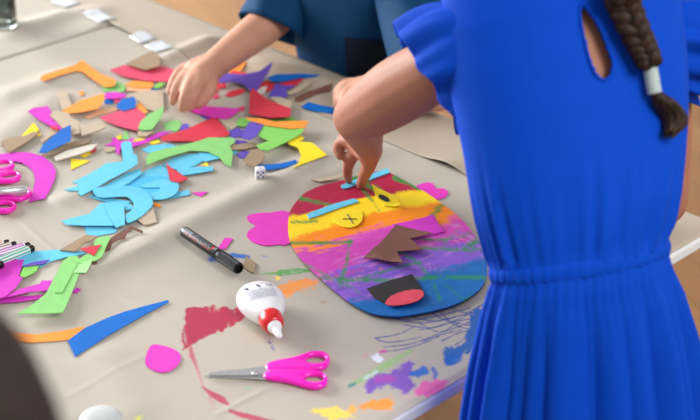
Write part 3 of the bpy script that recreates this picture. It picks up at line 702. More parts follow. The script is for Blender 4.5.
# ================================================================ marker
m_black = mat('black_plastic', (16, 16, 18), .36, .1, spec=.3); m_red = mat('red_plastic', (214, 22, 30), .28, .05, coat=.3)
m_white = mat('white_plastic', (236, 236, 236), .3, .02, coat=.2)
m_lab = mat('label_grey', (120, 126, 132), .4, .1, 300); m_redink = mat('red_ink', (190, 44, 40), .5, .05)
def surf_patch(p0, d, up, r, t0, t1, a0, a1, nt=2, na=8, off=.0002, th=.0001):
    x = d.cross(up).normalized(); y = x.cross(d); V, F = [], []
    for k in (0, 1):
        for i in range(nt):
            for j in range(na):
                a = a0 + (a1 - a0) * j / (na - 1)
                V.append(p0 + d * (t0 + (t1 - t0) * i / (nt - 1)) + (x * math.sin(a) + y * math.cos(a)) * (r + off + th * k))
    N = nt * na
    for i in range(nt - 1):
        for j in range(na - 1):
            f = (i * na + j, i * na + j + 1, (i + 1) * na + j + 1, (i + 1) * na + j); F += [f, tuple(q + N for q in f)]
    rim = [j for j in range(na)] + [i * na + na - 1 for i in range(1, nt)] + [(nt - 1) * na + j for j in range(na - 2, -1, -1)] + [i * na for i in range(nt - 2, 0, -1)]
    F += [(rim[i], rim[(i + 1) % len(rim)], rim[(i + 1) % len(rim)] + N, rim[i] + N) for i in range(len(rim))]
    return V, F
UP = Vector((0, 0, 1))
def marker():
    r = .0069
    pz = [float(paper_z(*P(184 + 55 * t, 232 + 37 * t)[:2])) for t in np.linspace(-.05, 1.05, 12)]
    zb = r + max(pz) + .0004
    a, b = P(182.8, 230.5, zb), P(239.3, 268.8, zb); d = b - a; L = d.length; d.normalize()
    root = empty('marker_pen', (a + b) / 2 - Vector((0, 0, zb)), 'black marker pen with ribbed cap and red lettering, beside the glue bottle', 'marker pen')
    V, F = lathe(a, d, [(0, .003), (.0003, .0045), (.003, .0048), (.0035, r - .0008), (.005, r), (L * .64, r), (L * .645, r - .0006), (L * .67, r - .0006)], 32)
    o = mk('barrel', V, F, m_black, root, True); bevel(o, .0002)
    R = []; n = 72
    x = d.cross(UP).normalized(); y = x.cross(d)
    for t, q, rib in [(L * .66, r + .0001, 0), (L * .665, r + .0006, 0), (L * .7, r + .0007, 0), (L * .71, r + .0007, 1), (L * .985, r + .0003, 1), (L * .995, r - .0002, .4), (L, r - .0009, 0), (L, r - .0022, 0), (L - .004, r - .003, 0), (L - .004, .0016, 0), (L - .0015, .001, 0)]:
        R.append([a + d * t + (x * math.cos(w) + y * math.sin(w)) * (q - .0005 * rib * (k % 3 == 0)) for k, w in [(k, 2 * math.pi * k / n) for k in range(n)]])
    V, F = loft(R); mk('cap', V, F, m_black, root, False)
    pa = join([surf_patch(a, d, UP, r, L * .07, L * .22, .1, .7), surf_patch(a, d, UP, r, L * .25, L * .55, .05, .12), surf_patch(a, d, UP, r, L * .25, L * .55, .20, .27), surf_patch(a, d, UP, r, L * .25, L * .55, .35, .42), surf_patch(a, d, UP, r, L * .25, L * .55, .50, .57), surf_patch(a, d, UP, r, L * .25, L * .55, -.3, -.22)])
    # fine print as short dashes
    small = []
    for row in range(5):
        for k in range(26):
            if random.random() < .75: small.append(surf_patch(a, d, UP, r, L * (.25 + .0115 * k), L * (.25 + .0115 * k + .008), -.05 + row * .16, .05 + row * .16))
    mk('label', *join([surf_patch(a, d, UP, r, L * .07, L * .22, .0, .7)] + small + [surf_patch(a, d, UP, r, L * .595, L * .63, -.1, .5)]), m_lab, root)
    mk('red_mark', *surf_patch(a, d, UP, r, L * .56, L * .592, .0, .6), m_redink, root)
    txt = []
    for k in range(13):
        if k in (7,): continue
        t0 = L * (.1 + .037 * k)
        q = k / 13
        txt.append(surf_patch(a, d, UP, r, t0, t0 + L * .006, .72, 1.12))
        txt.append(surf_patch(a, d, UP, r, t0 + L * .012, t0 + L * .026, (.72, .88, 1.0)[k % 3], (.82, .98, 1.12)[k % 3]))
        if k % 2: txt.append(surf_patch(a, d, UP, r, t0 + L * .018, t0 + L * .024, .72, 1.12))
    mk('lettering', *join(txt), m_redink, root)
marker()

# ================================================================ glue bottle
def glue():
    zc = .0152 + max(float(paper_z(*P(u, v)[:2])) for u in (245, 262, 280) for v in (300, 318, 340)) + .0004
    a, b = P(254.5, 289, zc), P(270.5, 319, zc); d = b - a; d.z = 0; L = d.length; d.normalize()
    x = d.cross(UP).normalized()
    root = empty('glue_bottle', (a + b) / 2 - UP * zc, 'white glue bottle with red cap and white nozzle lying on its side', 'glue bottle')
    st_ = [(-.0005, .006, .006), (.0, .012, .009), (.003, .0185, .0125), (.009, .0245, .0145), (.018, .0275, .0152), (.028, .0275, .015), (.038, .0245, .0145), (.047, .0195, .0135), (.054, .015, .012), (.058, .0115, .0108)]
    k = L / .058 * 1.0
    R = []; n = 48
    for t, hw, hh in st_:
        c = a + d * (t * k)
        ring = []
        for j in range(n):
            w = 2 * math.pi * j / n
            s = lambda q, e: math.copysign(abs(q) ** e, q)
            ring.append(c + x * (hw * s(math.cos(w), .85)) + UP * (hh * s(math.sin(w), .85)))
        R.append(ring)
    V, F = loft(R); o = mk('bottle', V, F, m_white, root, True)
    sb = o.modifiers.new('sub', 'SUBSURF'); sb.levels = 1; sb.render_levels = 2
    e = a + d * (.0555 * k)
    V, F = lathe(e, d, [(0, .0125), (.0008, .0135), (.004, .0138), (.012, .0128), (.017, .0112), (.0195, .0092), (.0198, .007)], 40)
    cap = mk('cap', V, F, m_red, root, True)
    V, F = lathe(e + d * .018, d, [(0, .0082), (.003, .0082), (.006, .0075), (.0075, .0058), (.012, .005), (.020, .0036), (.023, .003), (.0245, .0016)], 24)
    mk('nozzle', V, F, m_white, root, True)
    # print on the upper side
    def top_z(l, w):
        ts = [q[0] * k for q in st_]; hw = np.interp(l, ts, [q[1] for q in st_]); hh = np.interp(l, ts, [q[2] for q in st_])
        return hh * max(0, 1 - min(1, abs(w) / hw) ** (2 / .85)) ** (.85 / 2)
    def printed(txt, l, w, size, m, name):
        cu = bpy.data.curves.new('t', 'FONT'); cu.body = txt; cu.size = size; cu.align_x = 'CENTER'; cu.resolution_u = 2
        ob = bpy.data.objects.new('t', cu); COL.objects.link(ob); bpy.context.view_layer.update()
        me = bpy.data.meshes.new_from_object(ob.evaluated_get(bpy.context.evaluated_depsgraph_get()))
        vs = [v.co.copy() for v in me.vertices]; fs = [tuple(p.vertices) for p in me.polygons]
        bpy.data.objects.remove(ob); bpy.data.curves.remove(cu); bpy.data.meshes.remove(me)
        out = []
        for v in vs:
            ww, ll = w + v.x, l - v.y          # read from the nozzle side
            p = a + d * ll + x * (-ww * (1 if x.x < 0 else -1))
            out.append(p + UP * (top_z(ll, ww) + .0004))
        o = mk(name, out, fs, m, root)
        sm = o.modifiers.new('ink', 'SOLIDIFY'); sm.thickness = .0001; sm.offset = 1
        return o
    ink = mat('dark_ink', (50, 45, 80), .5, .05); grey = mat('grey_ink', (190, 190, 200), .5, .05)
    printed('CE', .0215, .0125, .0068, ink, 'lettering')
    V, F = [], []
    sy = []
    def blk(l0, l1, w0, w1):
        q = [(l0, w0), (l1, w0), (l1, w1), (l0, w1)]; vv = []
        for h in (.0004, .0006):
            for l, w in q: vv.append(a + d * l + x * (-w * (1 if x.x < 0 else -1)) + UP * (top_z(l, w) + h))
        return vv, [(0, 1, 2, 3), (4, 5, 6, 7), (0, 1, 5, 4), (1, 2, 6, 5), (2, 3, 7, 6), (3, 0, 4, 7)]
    sym = [blk(.0165, .019, -.0025, .0005), blk(.019, .0215, -.001, .0015), blk(.017, .0205, -.0165, -.0148), blk(.019, .023, -.0145, -.0125)]
    sym += [blk(.0125, .0132, -.011 + .002 * i, -.0098 + .002 * i) for i in range(11)]
    mk('symbols', *join(sym), ink, root)
    ln = []
    for r_ in range(8):
        w = -.0165 + .001 * (r_ % 3); l = .0265 + r_ * .0023
        while w < .0155:
            q = random.uniform(.001, .0035); ln.append(blk(l, l + .0011, w, min(w + q, .0165))); w += q + .0008
    mk('small_print', *join(ln), grey, root)
    claim(foot([(q.x, q.y) for q in [a + x * .02, a - x * .02, b - x * .02, b + x * .02]]), .04)
glue()

# ================================================================ scissors
m_pink = mat('pink_plastic', (244, 12, 186), .3, .04, coat=.3); m_steel = mat('scissor_steel', (200, 200, 200), .42, .08, 200, metal=.9)
def handle_mesh(outer, hc, hr, z0, hh, rot=0):
    n = 56; co = [np.array(tuple(P(u, v, z0)))[:2] for u, v in cr(outer, 6)]
    h0 = np.array(tuple(P(*hc, z0)))[:2]
    inner = [np.array(tuple(P(hc[0] + hr[0] * math.cos(w) + rot * hr[1] * math.sin(w), hc[1] + hr[1] * math.sin(w), z0)))[:2] for w in np.linspace(0, 2 * math.pi, n + 1)[:-1]]
    # outline resampled by angle around the hole
    ang = [math.atan2(*(p - h0)[::-1]) for p in inner]
    dense = []
    for i in range(len(co)):
        for k in range(12): dense.append(co[i] + (co[(i + 1) % len(co)] - co[i]) * k / 12)
    da = np.array([math.atan2(*(p - h0)[::-1]) for p in dense]); dr = np.array([np.hypot(*(p - h0)) for p in dense])
    outr = []
    for w in ang:
        df = np.abs((da - w + math.pi) % (2 * math.pi) - math.pi); ok = df < .06
        r = dr[ok].max() if ok.any() else dr[df.argmin()]
        outr.append(h0 + r * np.array([math.cos(w), math.sin(w)]))
    R = []
    for f, z in [(0.0, .25), (0, .75), (.12, 1.0), (.45, 1.08), (.8, 1.0), (1, .75), (1, .25), (.88, 0), (.5, -.02), (.12, 0)]:
        R.append([(*(outr[j] * (1 - f) + inner[j] * f), ZT + z0 + hh * z) for j in range(n)])
    R.append(R[0]); V, F = loft(R[:-1], caps=False); m_ = len(R) - 1
    F += [((m_ - 1) * n + j, (m_ - 1) * n + (j + 1) % n, (j + 1) % n, j) for j in range(n)]
    return V, F
def slab(poly, z, th):
    w = [P(u, v, z) for u, v in poly]; n = len(w)
    return w + [p + UP * th for p in w], [tuple(range(n))[::-1], tuple(range(n, 2 * n))] + [(i, (i + 1) % n, n + (i + 1) % n, n + i) for i in range(n)]
def scissors():
    root = empty('scissors', P(290, 373), 'pink handled scissors lying in front of the glue bottle', 'scissors', 'pink scissors')
    z = .004
    o = mk('blade', *slab([(207, 374.5), (209, 373.2), (240, 370), (262, 367.5), (270, 366.5), (270, 373), (262, 375), (240, 376), (209, 376)], z + .0014, .0013), m_steel, root); bevel(o, .0003)
    o = mk('blade', *slab([(206.5, 376), (240, 374.5), (262, 372), (270, 372), (270, 380), (262, 380), (240, 378.6), (209, 377.8)], z, .0012), m_steel, root); bevel(o, .0003)
    c = P(255, 373.5, z + .0027)
    mk('pivot_screw', *lathe(c, UP, [(0, .0034), (.0006, .0034), (.0014, .0024), (.0016, .0008)], 20), m_steel, root, True)
    h1 = handle_mesh([(267, 367), (288, 363), (305, 357), (313, 354.6), (323, 355.2), (329, 359), (330, 364), (327, 369), (320, 372), (308, 372.5), (288, 373), (268, 373)], (316, 362.3), (9.6, 4.2), z - .001, .006)
    h2 = handle_mesh([(266, 374), (288, 374), (308, 374), (320, 375.5), (327, 379.5), (327.5, 385), (323, 389.5), (313, 391), (302, 388.5), (290, 384.5), (278, 382), (265, 381)], (314.5, 381.5), (9.4, 4), z - .0015, .006)
    for V, F in (h1, h2):
        o = mk('handle', V, F, m_pink, root, True); s_ = o.modifiers.new('sub', 'SUBSURF'); s_.levels = 1; s_.render_levels = 1
    return root
sx = scissors()
def copy_tree(o, parent=None):
    c = o.copy(); COL.objects.link(c)
    if parent: c.parent = parent
    for ch in list(o.children): copy_tree(ch, c)
    return c
mid = P(314.5, 371.5, .004)
for (u, v), rot, dz, lab in [((6, 173), 27, .0026, 'pink handled scissors at left edge inside the magenta arch'), ((12, 201), -17, .001, 'pink handled scissors at left edge lying under the silver pen')]:
    c = copy_tree(sx); c['label'] = lab
    off = Vector(sx.location) - Vector((mid.x, mid.y, ZT)); off = Matrix.Rotation(math.radians(rot), 3, 'Z') @ off
    q = P(u, v, .006); c.rotation_euler = (0, 0, math.radians(rot)); c.location = (q.x + off.x, q.y + off.y, ZT + dz)

# ================================================================ pens at the left edge
m_silver = mat('silver_barrel', (214, 222, 218), .2, .03, metal=.7)
def rod(root, name, a, b, r, m, prof=None, n=20):
    d = (b - a); L = d.length; d.normalize()
    return mk(name, *lathe(a, d, prof(L) if prof else [(0, r * .6), (.001, r), (L - .001, r), (L, r * .7)], n), m, root, True), d, L
a, b = P(-40, 195, .0155), P(26.5, 189.5, .0155)
r0 = empty('silver_pen', P(0, 193), 'silver pen lying across the pink scissors at the left edge', 'pen')
rod(r0, 'barrel', a, b, .0052, m_silver); rod(r0, 'end_cap', b, b + (b - a).normalized() * .0015, .004, m_white)
def stripe_mat(name, c1, c2):
    m = bpy.data.materials.new(name); m.use_nodes = True; nt = m.node_tree; bs = nt.nodes['Principled BSDF']
    tc = nt.nodes.new('ShaderNodeTexCoord'); sx_ = nt.nodes.new('ShaderNodeSeparateXYZ'); w = nt.nodes.new('ShaderNodeTexWave'); w.bands_direction = 'Y'
    mp = nt.nodes.new('ShaderNodeMapping'); mp.inputs['Rotation'].default_value = (0, 0, math.radians(-38))
    w.inputs['Scale'].default_value = 60; r = nt.nodes.new('ShaderNodeValToRGB'); r.color_ramp.interpolation = 'CONSTANT'
    r.color_ramp.elements[0].color = (*lin(c1), 1); r.color_ramp.elements[1].color = (*lin(c2), 1); r.color_ramp.elements[1].position = .45
    nt.links.new(tc.outputs['Object'], mp.inputs['Vector']); nt.links.new(mp.outputs['Vector'], w.inputs['Vector']); nt.links.new(w.outputs['Fac'], r.inputs['Fac']); nt.links.new(r.outputs['Color'], bs.inputs['Base Color'])
    bs.inputs['Roughness'].default_value = .3
    return m
PENS = [((-45, 252), (4, 243), .004, .0045, (236, 150, 110), 'orange striped felt pen, topmost of the bundle at the left edge'), ((-45, 262), (11, 245), .004, .0045, (150, 110, 90), 'brown striped felt pen at the left edge, second from the top'),
        ((-45, 268), (25, 246), .004, .0045, (196, 80, 190), 'purple striped felt pen at the left edge beside the brown one'), ((-45, 279), (29, 249.5), .0045, .0052, (30, 176, 140), 'green striped felt pen nearest the long cyan triangle')]
for u0, u1, z, r, col, lab in PENS:
    z = r + .0004 + max(float(paper_z(*P(u0[0] + (u1[0] - u0[0]) * t, u0[1] + (u1[1] - u0[1]) * t)[:2])) for t in np.linspace(0, 1, 9))
    a, b = P(*u0, z), P(*u1, z); d = (b - a).normalized()
    rt = empty('felt_pen', (a + b) / 2 - UP * z, lab, 'felt pen', 'felt pens in a bundle at the left edge')
    # striped barrel: narrow coloured bands along the length
    rod(rt, 'barrel', a, b, r, m_white)
    cmm = mat('pen_%d' % (col[0] * 7 + col[2]), col, .35, .05)
    L = (b - a).length
    mk('stripes', *join([surf_patch(a, d, UP, r, .002, L - .002, w, w + .28, 2, 4) for w in (-1.5, -.8, -.1, .6, 1.3)]), cmm, rt)
    rod(rt, 'end_plug', b - d * .001, b + d * .0065, r * .82, m_black)
rt = empty('felt_pen', P(-20, 269), 'pen with black tip poking in at the left edge above the magenta sheet', 'felt pen', 'felt pens in a bundle at the left edge')
a, b = P(-50, 275, .016), P(-4, 265.5, .0125); rod(rt, 'barrel', a, b, .005, m_white); rod(rt, 'end_plug', b, b + (b - a).normalized() * .009, .0045, m_black)

# ================================================================ die
def die():
    h = .0068
    c = P(260.3, 174.5, h + .003); rz = Matrix.Rotation(math.radians(8), 3, 'Z'); pz = float(paper_z(c.x, c.y))
    c.z = ZT + pz + h + .0004
    root = empty('die', c - UP * h, 'small white die with blue dots beside the blue crescent', 'die')
    V = [c + rz @ Vector((sx_ * h, sy_ * h, sz_ * h)) for sx_ in (-1, 1) for sy_ in (-1, 1) for sz_ in (-1, 1)]
    F = [(0, 1, 3, 2), (4, 5, 7, 6), (0, 1, 5, 4), (2, 3, 7, 6), (0, 2, 6, 4), (1, 3, 7, 5)]
    o = mk('cube_body', V, F, m_white, root, True); bevel(o, .0016, 3)
    mb = mat('blue_pips', (40, 110, 175), .4); mr = mat('plum_pip', (190, 90, 130), .4)
    for q in [(-.5, -.5), (.5, -.5), (0, 0), (-.5, .5), (.5, .5)]:
        mk('pip', *lathe(c + rz @ Vector((q[0] * h, -h - .0001, q[1] * h)), rz @ Vector((0, 1, 0)), [(0, .0015), (.0004, .0016)], 14), mb, root)
    mk('pip', *lathe(c + rz @ Vector((0, 0, h - .0003)), UP, [(0, .0016), (.0004, .0015)], 14), mr, root)
die()

# ================================================================ glass jar, white pot
def jar():
    c = P(4, 26, .003); z0 = float(paper_z(c.x, c.y)) + .0006; c.z = ZT + z0
    m_g = mat('jar_glass', (214, 226, 224), .04, .02, trans=1, spec=.5); m_w = mat('grey_water', (120, 140, 138), .1, .05, trans=.55)
    root = empty('glass_jar', c, 'glass jar of grey paint water at the far left end of the table', 'jar')
    V, F = lathe(c, UP, [(0, .018), (.001, .021), (.004, .0225), (.09, .0235), (.11, .0235), (.11, .0215), (.092, .0213), (.006, .0203), (.0055, .002)], 40)
    mk('glass', V, F, m_g, root, True)
    V, F = lathe(c, UP, [(.0066, .0195), (.007, .0198), (.055, .0204), (.056, .02)], 32)
    mk('paint_water', V, F, m_w, root, True)
jar()
def pot():
    c = P(102, 430, .003); z0 = float(paper_z(c.x, c.y)) + .0006; c.z = ZT + z0
    root = empty('plastic_pot', c, 'small white rounded plastic pot at the bottom edge by the brown haired child', 'pot')
    mk('body', *lathe(c, UP, [(0, .018), (.001, .0205), (.008, .0215), (.011, .0212)], 32), mat('milky_plastic', (188, 190, 188), .35, .02, trans=.15), root, True)
    mk('lid', *lathe(c + UP * .0112, UP, [(0, .0218), (.0035, .022), (.006, .0205), (.0085, .015), (.0095, .005)], 32), mat('milky_lid', (190, 194, 192), .4, .02), root, True)
pot()
# ================================================================ people
def skin_mat(name, rgb): return mat(name, rgb, .56, .05, 30, .12, 260, sss=.12, spec=.24)
SKIN1 = skin_mat('skin_tan', (172, 116, 92)); SKIN2 = skin_mat('skin_light', (200, 148, 122))
m_eyew = mat('eye_white', (236, 234, 230), .15, .01); m_iris = mat('eye_iris', (62, 40, 28), .15, .05); m_lip = mat('lip', (186, 96, 88), .4, .04)
def hair_mat(name, rgb):
    m = bpy.data.materials.new(name); m.use_nodes = True; nt = m.node_tree; b = nt.nodes['Principled BSDF']
    tc = nt.nodes.new('ShaderNodeTexCoord'); mp = nt.nodes.new('ShaderNodeMapping'); mp.inputs['Scale'].default_value = (1, 1, .16)
    n = nt.nodes.new('ShaderNodeTexNoise'); n.inputs['Scale'].default_value = 260; n.inputs['Detail'].default_value = 3
    r = nt.nodes.new('ShaderNodeValToRGB'); c = lin(rgb)
    r.color_ramp.elements[0].color = (*[x * .55 for x in c], 1); r.color_ramp.elements[1].color = (*[min(1, x * 1.6) for x in c], 1)
    r.color_ramp.elements[0].position = .35; r.color_ramp.elements[1].position = .65
    bp = nt.nodes.new('ShaderNodeBump'); bp.inputs['Strength'].default_value = .5; bp.inputs['Distance'].default_value = .002
    L = nt.links.new
    L(tc.outputs['Object'], mp.inputs['Vector']); L(mp.outputs['Vector'], n.inputs['Vector']); L(n.outputs['Fac'], r.inputs['Fac']); L(r.outputs['Color'], b.inputs['Base Color'])
    L(n.outputs['Fac'], bp.inputs['Height']); L(bp.outputs['Normal'], b.inputs['Normal']); b.inputs['Roughness'].default_value = .55; b.inputs['Specular IOR Level'].default_value = .25
    return m
def limb(pts, rad, n=14, sub=5):
    """closed tapered tube with round ends through the joints, bending softly"""
    pts = [np.array(tuple(p), float) for p in pts]
    q = np.array([(*p, r) for p, r in zip(pts, rad)]); d = cr([tuple(x) for x in q], sub, False) if len(q) > 2 else [q[0] * (1 - t) + q[1] * t for t in np.linspace(0, 1, 6)]
    d = [np.array(x) for x in d]
    parts = [tubepath([Vector(x[:3]) for x in d], [x[3] for x in d], n), ellipsoid(d[0][:3], (d[0][3],) * 3, None, n, 8), ellipsoid(d[-1][:3], (d[-1][3],) * 3, None, n, 8)]
    return join(parts)
def basis(F, U):
    F = Vector(F).normalized(); U = Vector(U); U = (U - F * U.dot(F)).normalized(); R = F.cross(U)
    return Matrix((R, F, U)).transposed()          # columns: right, forward, up
def head_parts(H, B, k=1.0):
    """skull, jaw, nose, ears around the head centre H; B columns right, forward, up"""
    at = lambda r, f, u: H + B @ Vector((r * k, f * k, u * k))
    E = lambda c, ax: ellipsoid(at(*c), [a * k for a in ax], B, 28, 18)
    return [E((0, -.012, .018), (.070, .086, .086)), E((0, .014, -.032), (.056, .066, .062)), E((0, .045, -.078), (.026, .028, .02)),
            E((0, .084, -.018), (.010, .014, .012)), limb([at(0, .076, .012), at(0, .086, -.012)], [.006 * k, .009 * k]),
            E((.036, .060, -.030), (.022, .02, .022)), E((-.036, .060, -.030), (.022, .02, .022)),
            E((.071, -.006, -.008), (.007, .016, .024)), E((-.071, -.006, -.008), (.007, .016, .024))]
def face_bits(root_body, H, B, k=1.0):
    at = lambda r, f, u: H + B @ Vector((r * k, f * k, u * k))
    for s in (-1, 1):
        e = mk('eye', *ellipsoid(at(s * .029, .0615, .004), (.0105 * k,) * 3, B, 18, 12), m_eyew, root_body, True)
        V, F = ellipsoid(at(s * .0285, .0695, .0035), (.0056 * k, .0036 * k, .0056 * k), B, 16, 10); mk('iris', V, F, m_iris, root_body, True)
    mk('mouth', *limb([at(-.018, .071, -.049), at(0, .0785, -.051), at(.018, .071, -.049)], [.003 * k, .005 * k, .003 * k]), m_lip, root_body, True)
def fuse(name, parts, m, parent, voxel=.0036, smooth=4):
    V, F = join(parts)
    o = mk(name, V, F, m, parent, True)
    r = o.modifiers.new('fuse', 'REMESH'); r.mode = 'VOXEL'; r.voxel_size = voxel; r.use_smooth_shade = True
    s = o.modifiers.new('smooth', 'SMOOTH'); s.factor = .5; s.iterations = smooth
    bpy.context.view_layer.update()
    me = bpy.data.meshes.new_from_object(o.evaluated_get(bpy.context.evaluated_depsgraph_get()))
    o.modifiers.clear(); old = o.data; o.data = me; bpy.data.meshes.remove(old); me.name = name
    if not me.materials: me.materials.append(m)
    for p in me.polygons: p.use_smooth = True
    return o
def ell_ring(c, ax1, ax2, a, b, n, mod=None, e=1.0):
    out = []
    for j in range(n):
        w = 2 * math.pi * j / n; s = 1 + (mod(w) if mod else 0)
        f = lambda q: math.copysign(abs(q) ** e, q)
        out.append(Vector(c) + Vector(ax1) * (a * s * f(math.cos(w))) + Vector(ax2) * (b * s * f(math.sin(w))))
    return out
def generic_hand(W, B, k=1.0, side=1, curl=.5):
    """relaxed hand from wrist W; B columns: right (towards thumb * side), forward (fingers), up (back of the hand)"""
    at = lambda r, f, u: W + B @ Vector((r * k * side, f * k, u * k))
    parts = [ellipsoid(at(0, .026, 0), (.026 * k, .034 * k, .011 * k), B, 18, 12), limb([at(0, -.006, 0), at(0, .02, 0)], [.017 * k, .016 * k])]
    for i, (x, L) in enumerate(zip((.019, .0065, -.0065, -.018), (.046, .052, .048, .038))):
        f0 = .05 - .004 * abs(i - 1); pts = [at(x * .9, f0 - .02, 0), at(x, f0, .001)]; a = 0; p = np.array([f0, .001])
        for s in (.42, .32, .26):
            a += curl * .9; p = p + L * s * np.array([math.cos(a), -math.sin(a)]); pts.append(at(x * 1.05, p[0], p[1]))
        parts.append(limb(pts, [.0078 * k, .0076 * k, .007 * k, .0064 * k, .0056 * k], 10, 3))
    parts.append(limb([at(.014, .008, -.003), at(.027, .022, -.009), at(.031, .038, -.016), at(.028, .05, -.022)], [.010 * k, .0085 * k, .0075 * k, .006 * k], 10, 3))
    return parts
def shoe(root, c, d, m, msole):
    d = Vector(d).normalized(); r = d.cross(UP)
    R = []
    for t, hw, h in [(-.06, .012, .02), (-.055, .025, .05), (-.03, .03, .06), (0, .031, .052), (.04, .034, .042), (.075, .032, .032), (.095, .02, .022), (.1, .008, .015)]:
        ring = []
        for j in range(16):
            w = 2 * math.pi * j / 16; z = math.sin(w)
            ring.append(c + d * t + r * (hw * math.cos(w)) + UP * (.012 + (h - .012) * max(0, z) + .0 * z - .004 * max(0, -z)))
        R.append(ring)
    s = mk('shoe', *loft(R), m, root, True)
    ol = [(t, hw) for t, hw in [(-.062, .014), (-.05, .027), (0, .033), (.05, .036), (.08, .033), (.1, .014)]]
    pts = [c + d * t + r * hw for t, hw in ol] + [c + d * t - r * hw for t, hw in ol[::-1]]
    pts = [Vector(p) for p in cr(pts, 3)]; n = len(pts)
    V = [Vector((p.x, p.y, .0005)) for p in pts] + [Vector((p.x, p.y, .014)) for p in pts]
    mk('sole', V, [tuple(range(n))[::-1], tuple(range(n, 2 * n))] + [(i, (i + 1) % n, n + (i + 1) % n, n + i) for i in range(n)], msole, s)

# ---------------------------------------------------------------- girl in the blue dress
m_dress = mat('blue_dress', (0, 67, 186), .8, .03, 30, .2, 900, spec=.12)
m_hairg = hair_mat('brown_hair', (44, 28, 17))
def girl():
    psi = math.radians(20)
    Fg = Vector((-math.sin(psi), math.cos(psi), 0)); Rg = Vector((math.cos(psi), math.sin(psi), 0))
    YW = 1.325
    def depth(v):
        t = (275 - v) / 255
        return YW + (.135 * t ** 1.15 if t > 0 else .02 * max(t, -1.2) * (1 if t > -1.2 else 1))
    # silhouette of the dress: v, left u, right u
    SLf = [(-52, 545), (-46, 500), (-40, 470), (-33, 450), (-24, 442), (-8, 440), (18, 441), (58, 447), (98, 455), (143, 463), (180, 470), (205, 476), (228, 483), (246, 488.5), (258, 490)]
    SRt = [(-52, 575), (-40, 610), (-20, 650), (0, 672), (20, 684), (60, 689), (100, 691), (140, 690), (180, 687), (208, 683), (230, 678), (246, 673), (258, 671)]
    def sil(v): return np.interp(v, [q[0] for q in SLf], [q[1] for q in SLf]), np.interp(v, [q[0] for q in SRt], [q[1] for q in SRt])
    SKT = [(270, 490, 672), (278, 487.5, 676), (300, 482, 685), (340, 476, 694), (380, 469, 701), (420, 463, 706), (470, 457, 712), (540, 450, 720), (600, 446, 724)]
    base = Q(581, 275, YW); root = empty('person', (base.x, base.y, 0), 'girl in bright blue dress with a brown braid, seen from behind, leaning on the table', 'person')
    BR = .56
    def ring_at(v, ul, ur, shrink=0, n=220, mod=None, bmul=1.0, horiz=False, e=1.0):
        y = depth(v); c = Q((ul + ur) / 2, v, y); a = (Q(ur, v, y) - Q(ul, v, y)).length / 2
        c2 = Q((ul + ur) / 2, v + 4, depth(v + 4)); c1 = Q((ul + ur) / 2, v - 4, depth(v - 4)); sd = (c1 - c2).normalized()
        if horiz is not False: sd = sd.lerp(UP, float(sstep(0, 1, np.array(float(horiz))))).normalized()
        f = (Fg - sd * sd.dot(Fg)).normalized()
        k = a / math.sqrt(math.cos(psi) ** 2 + (BR * bmul * math.sin(psi)) ** 2)
        return ell_ring(c, Rg, f, k - shrink, k * BR * bmul - shrink, n, mod, e), c, k, f, sd
    # bodice
    N = 300
    rows = []
    vs = np.concatenate([np.linspace(-52, -22, 22), np.linspace(-20, 258, 140)])
    folds = [(random.uniform(0, 6.28), k) for k in (15, 19, 24, 31, 42)]
    def gather(w, t):       # fine gathers rising from the waist
        return t * sum(math.sin(k * w + p + 1.5 * math.sin(w * 3 + p)) for p, k in folds) / 5
    for v in vs:
        ul, ur = sil(v)
        t = max(0, (v - 130) / 128) ** 1.4 * .085
        blouse = .05 * math.exp(-((v - 215) / 30) ** 2)
        def mod(w, v=v, t=t, blouse=blouse):
            # soft drape on the back
            return gather(w, t * float(sstep(259, 244, np.array(float(v))) if False else 1 - .8 * sstep(240, 256, np.array(float(v))))) + .012 * math.sin(3 * w + v * .02) * sstep(40, 180, np.array(float(v))) + blouse * .25 * max(0, -math.sin(w))
        r, c, k, f, sd = ring_at(v, ul, ur, 0, N, mod, 1.0)
        rows.append(r)
    V, F = loft(rows, True, False)
    KEY = cr([(581, 4), (588, 9), (599, 25), (608, 46), (613, 62), (612, 74), (605, 80), (596, 75), (589, 58), (583, 34), (580, 15)], 3)
    A = np.array([tuple(v) for v in V]); U_, V_ = proj(A); inside = sdpoly(U_, V_, KEY)
    camside = np.array([(j % N) > N / 2 for j in range(len(V))])
    F = [q for q in F if not all(inside[i] > 0 and camside[i] for i in q)]
    used = np.zeros(len(V), bool)
    # pull the cut edge onto the opening outline
    Fs = set(i for q in F for i in q)
    bod = mk('bodice', V, F, m_dress, root, True)
    sd_ = bod.modifiers.new('cloth', 'SOLIDIFY'); sd_.thickness = .0016; sd_.offset = -1
    # opening edge binding
    back = []
    mw = [(i, A[i]) for i in range(len(V)) if camside[i]]
    idx = np.array([i for i, _ in mw]); pu, pv = U_[idx], V_[idx]
    for (u, v) in KEY:
        k_ = idx[np.argmin((pu - u) ** 2 + (pv - v) ** 2)]
        back.append(Q(u, v, A[k_][1] - .0006))
    back.append(back[0]); back.append(back[1])
    mk('keyhole_binding', *tubepath(back, [.0016] * len(back), 8), m_dress, bod, True)
    # waistband
    rows = []
    for v, g in [(252, -.03), (254, .006), (257, .016), (260, .020), (263, .016), (266, .006), (268, -.03)]:
        ul, ur = np.interp(v, [250, 270], [489, 490]), np.interp(v, [250, 270], [671, 672])
        r, *_ = ring_at(v, ul, ur, 0, N, lambda w, g=g: g + .006 * math.sin(47 * w + math.sin(5 * w)) + .004 * math.sin(83 * w), 1.0)
        rows.append(r)
    wb = mk('waistband', *loft(rows, True, False), m_dress, root, True); q = wb.modifiers.new('cloth', 'SOLIDIFY'); q.thickness = .0016; q.offset = -1
    # skirt with pleats
    pl = [(11, .6, .020), (17, 2.1, .020), (26, 4.0, .016), (37, 1.0, .010), (7, 3.0, .016)]
    rows = []
    sv = np.array([s[0] for s in SKT], float)
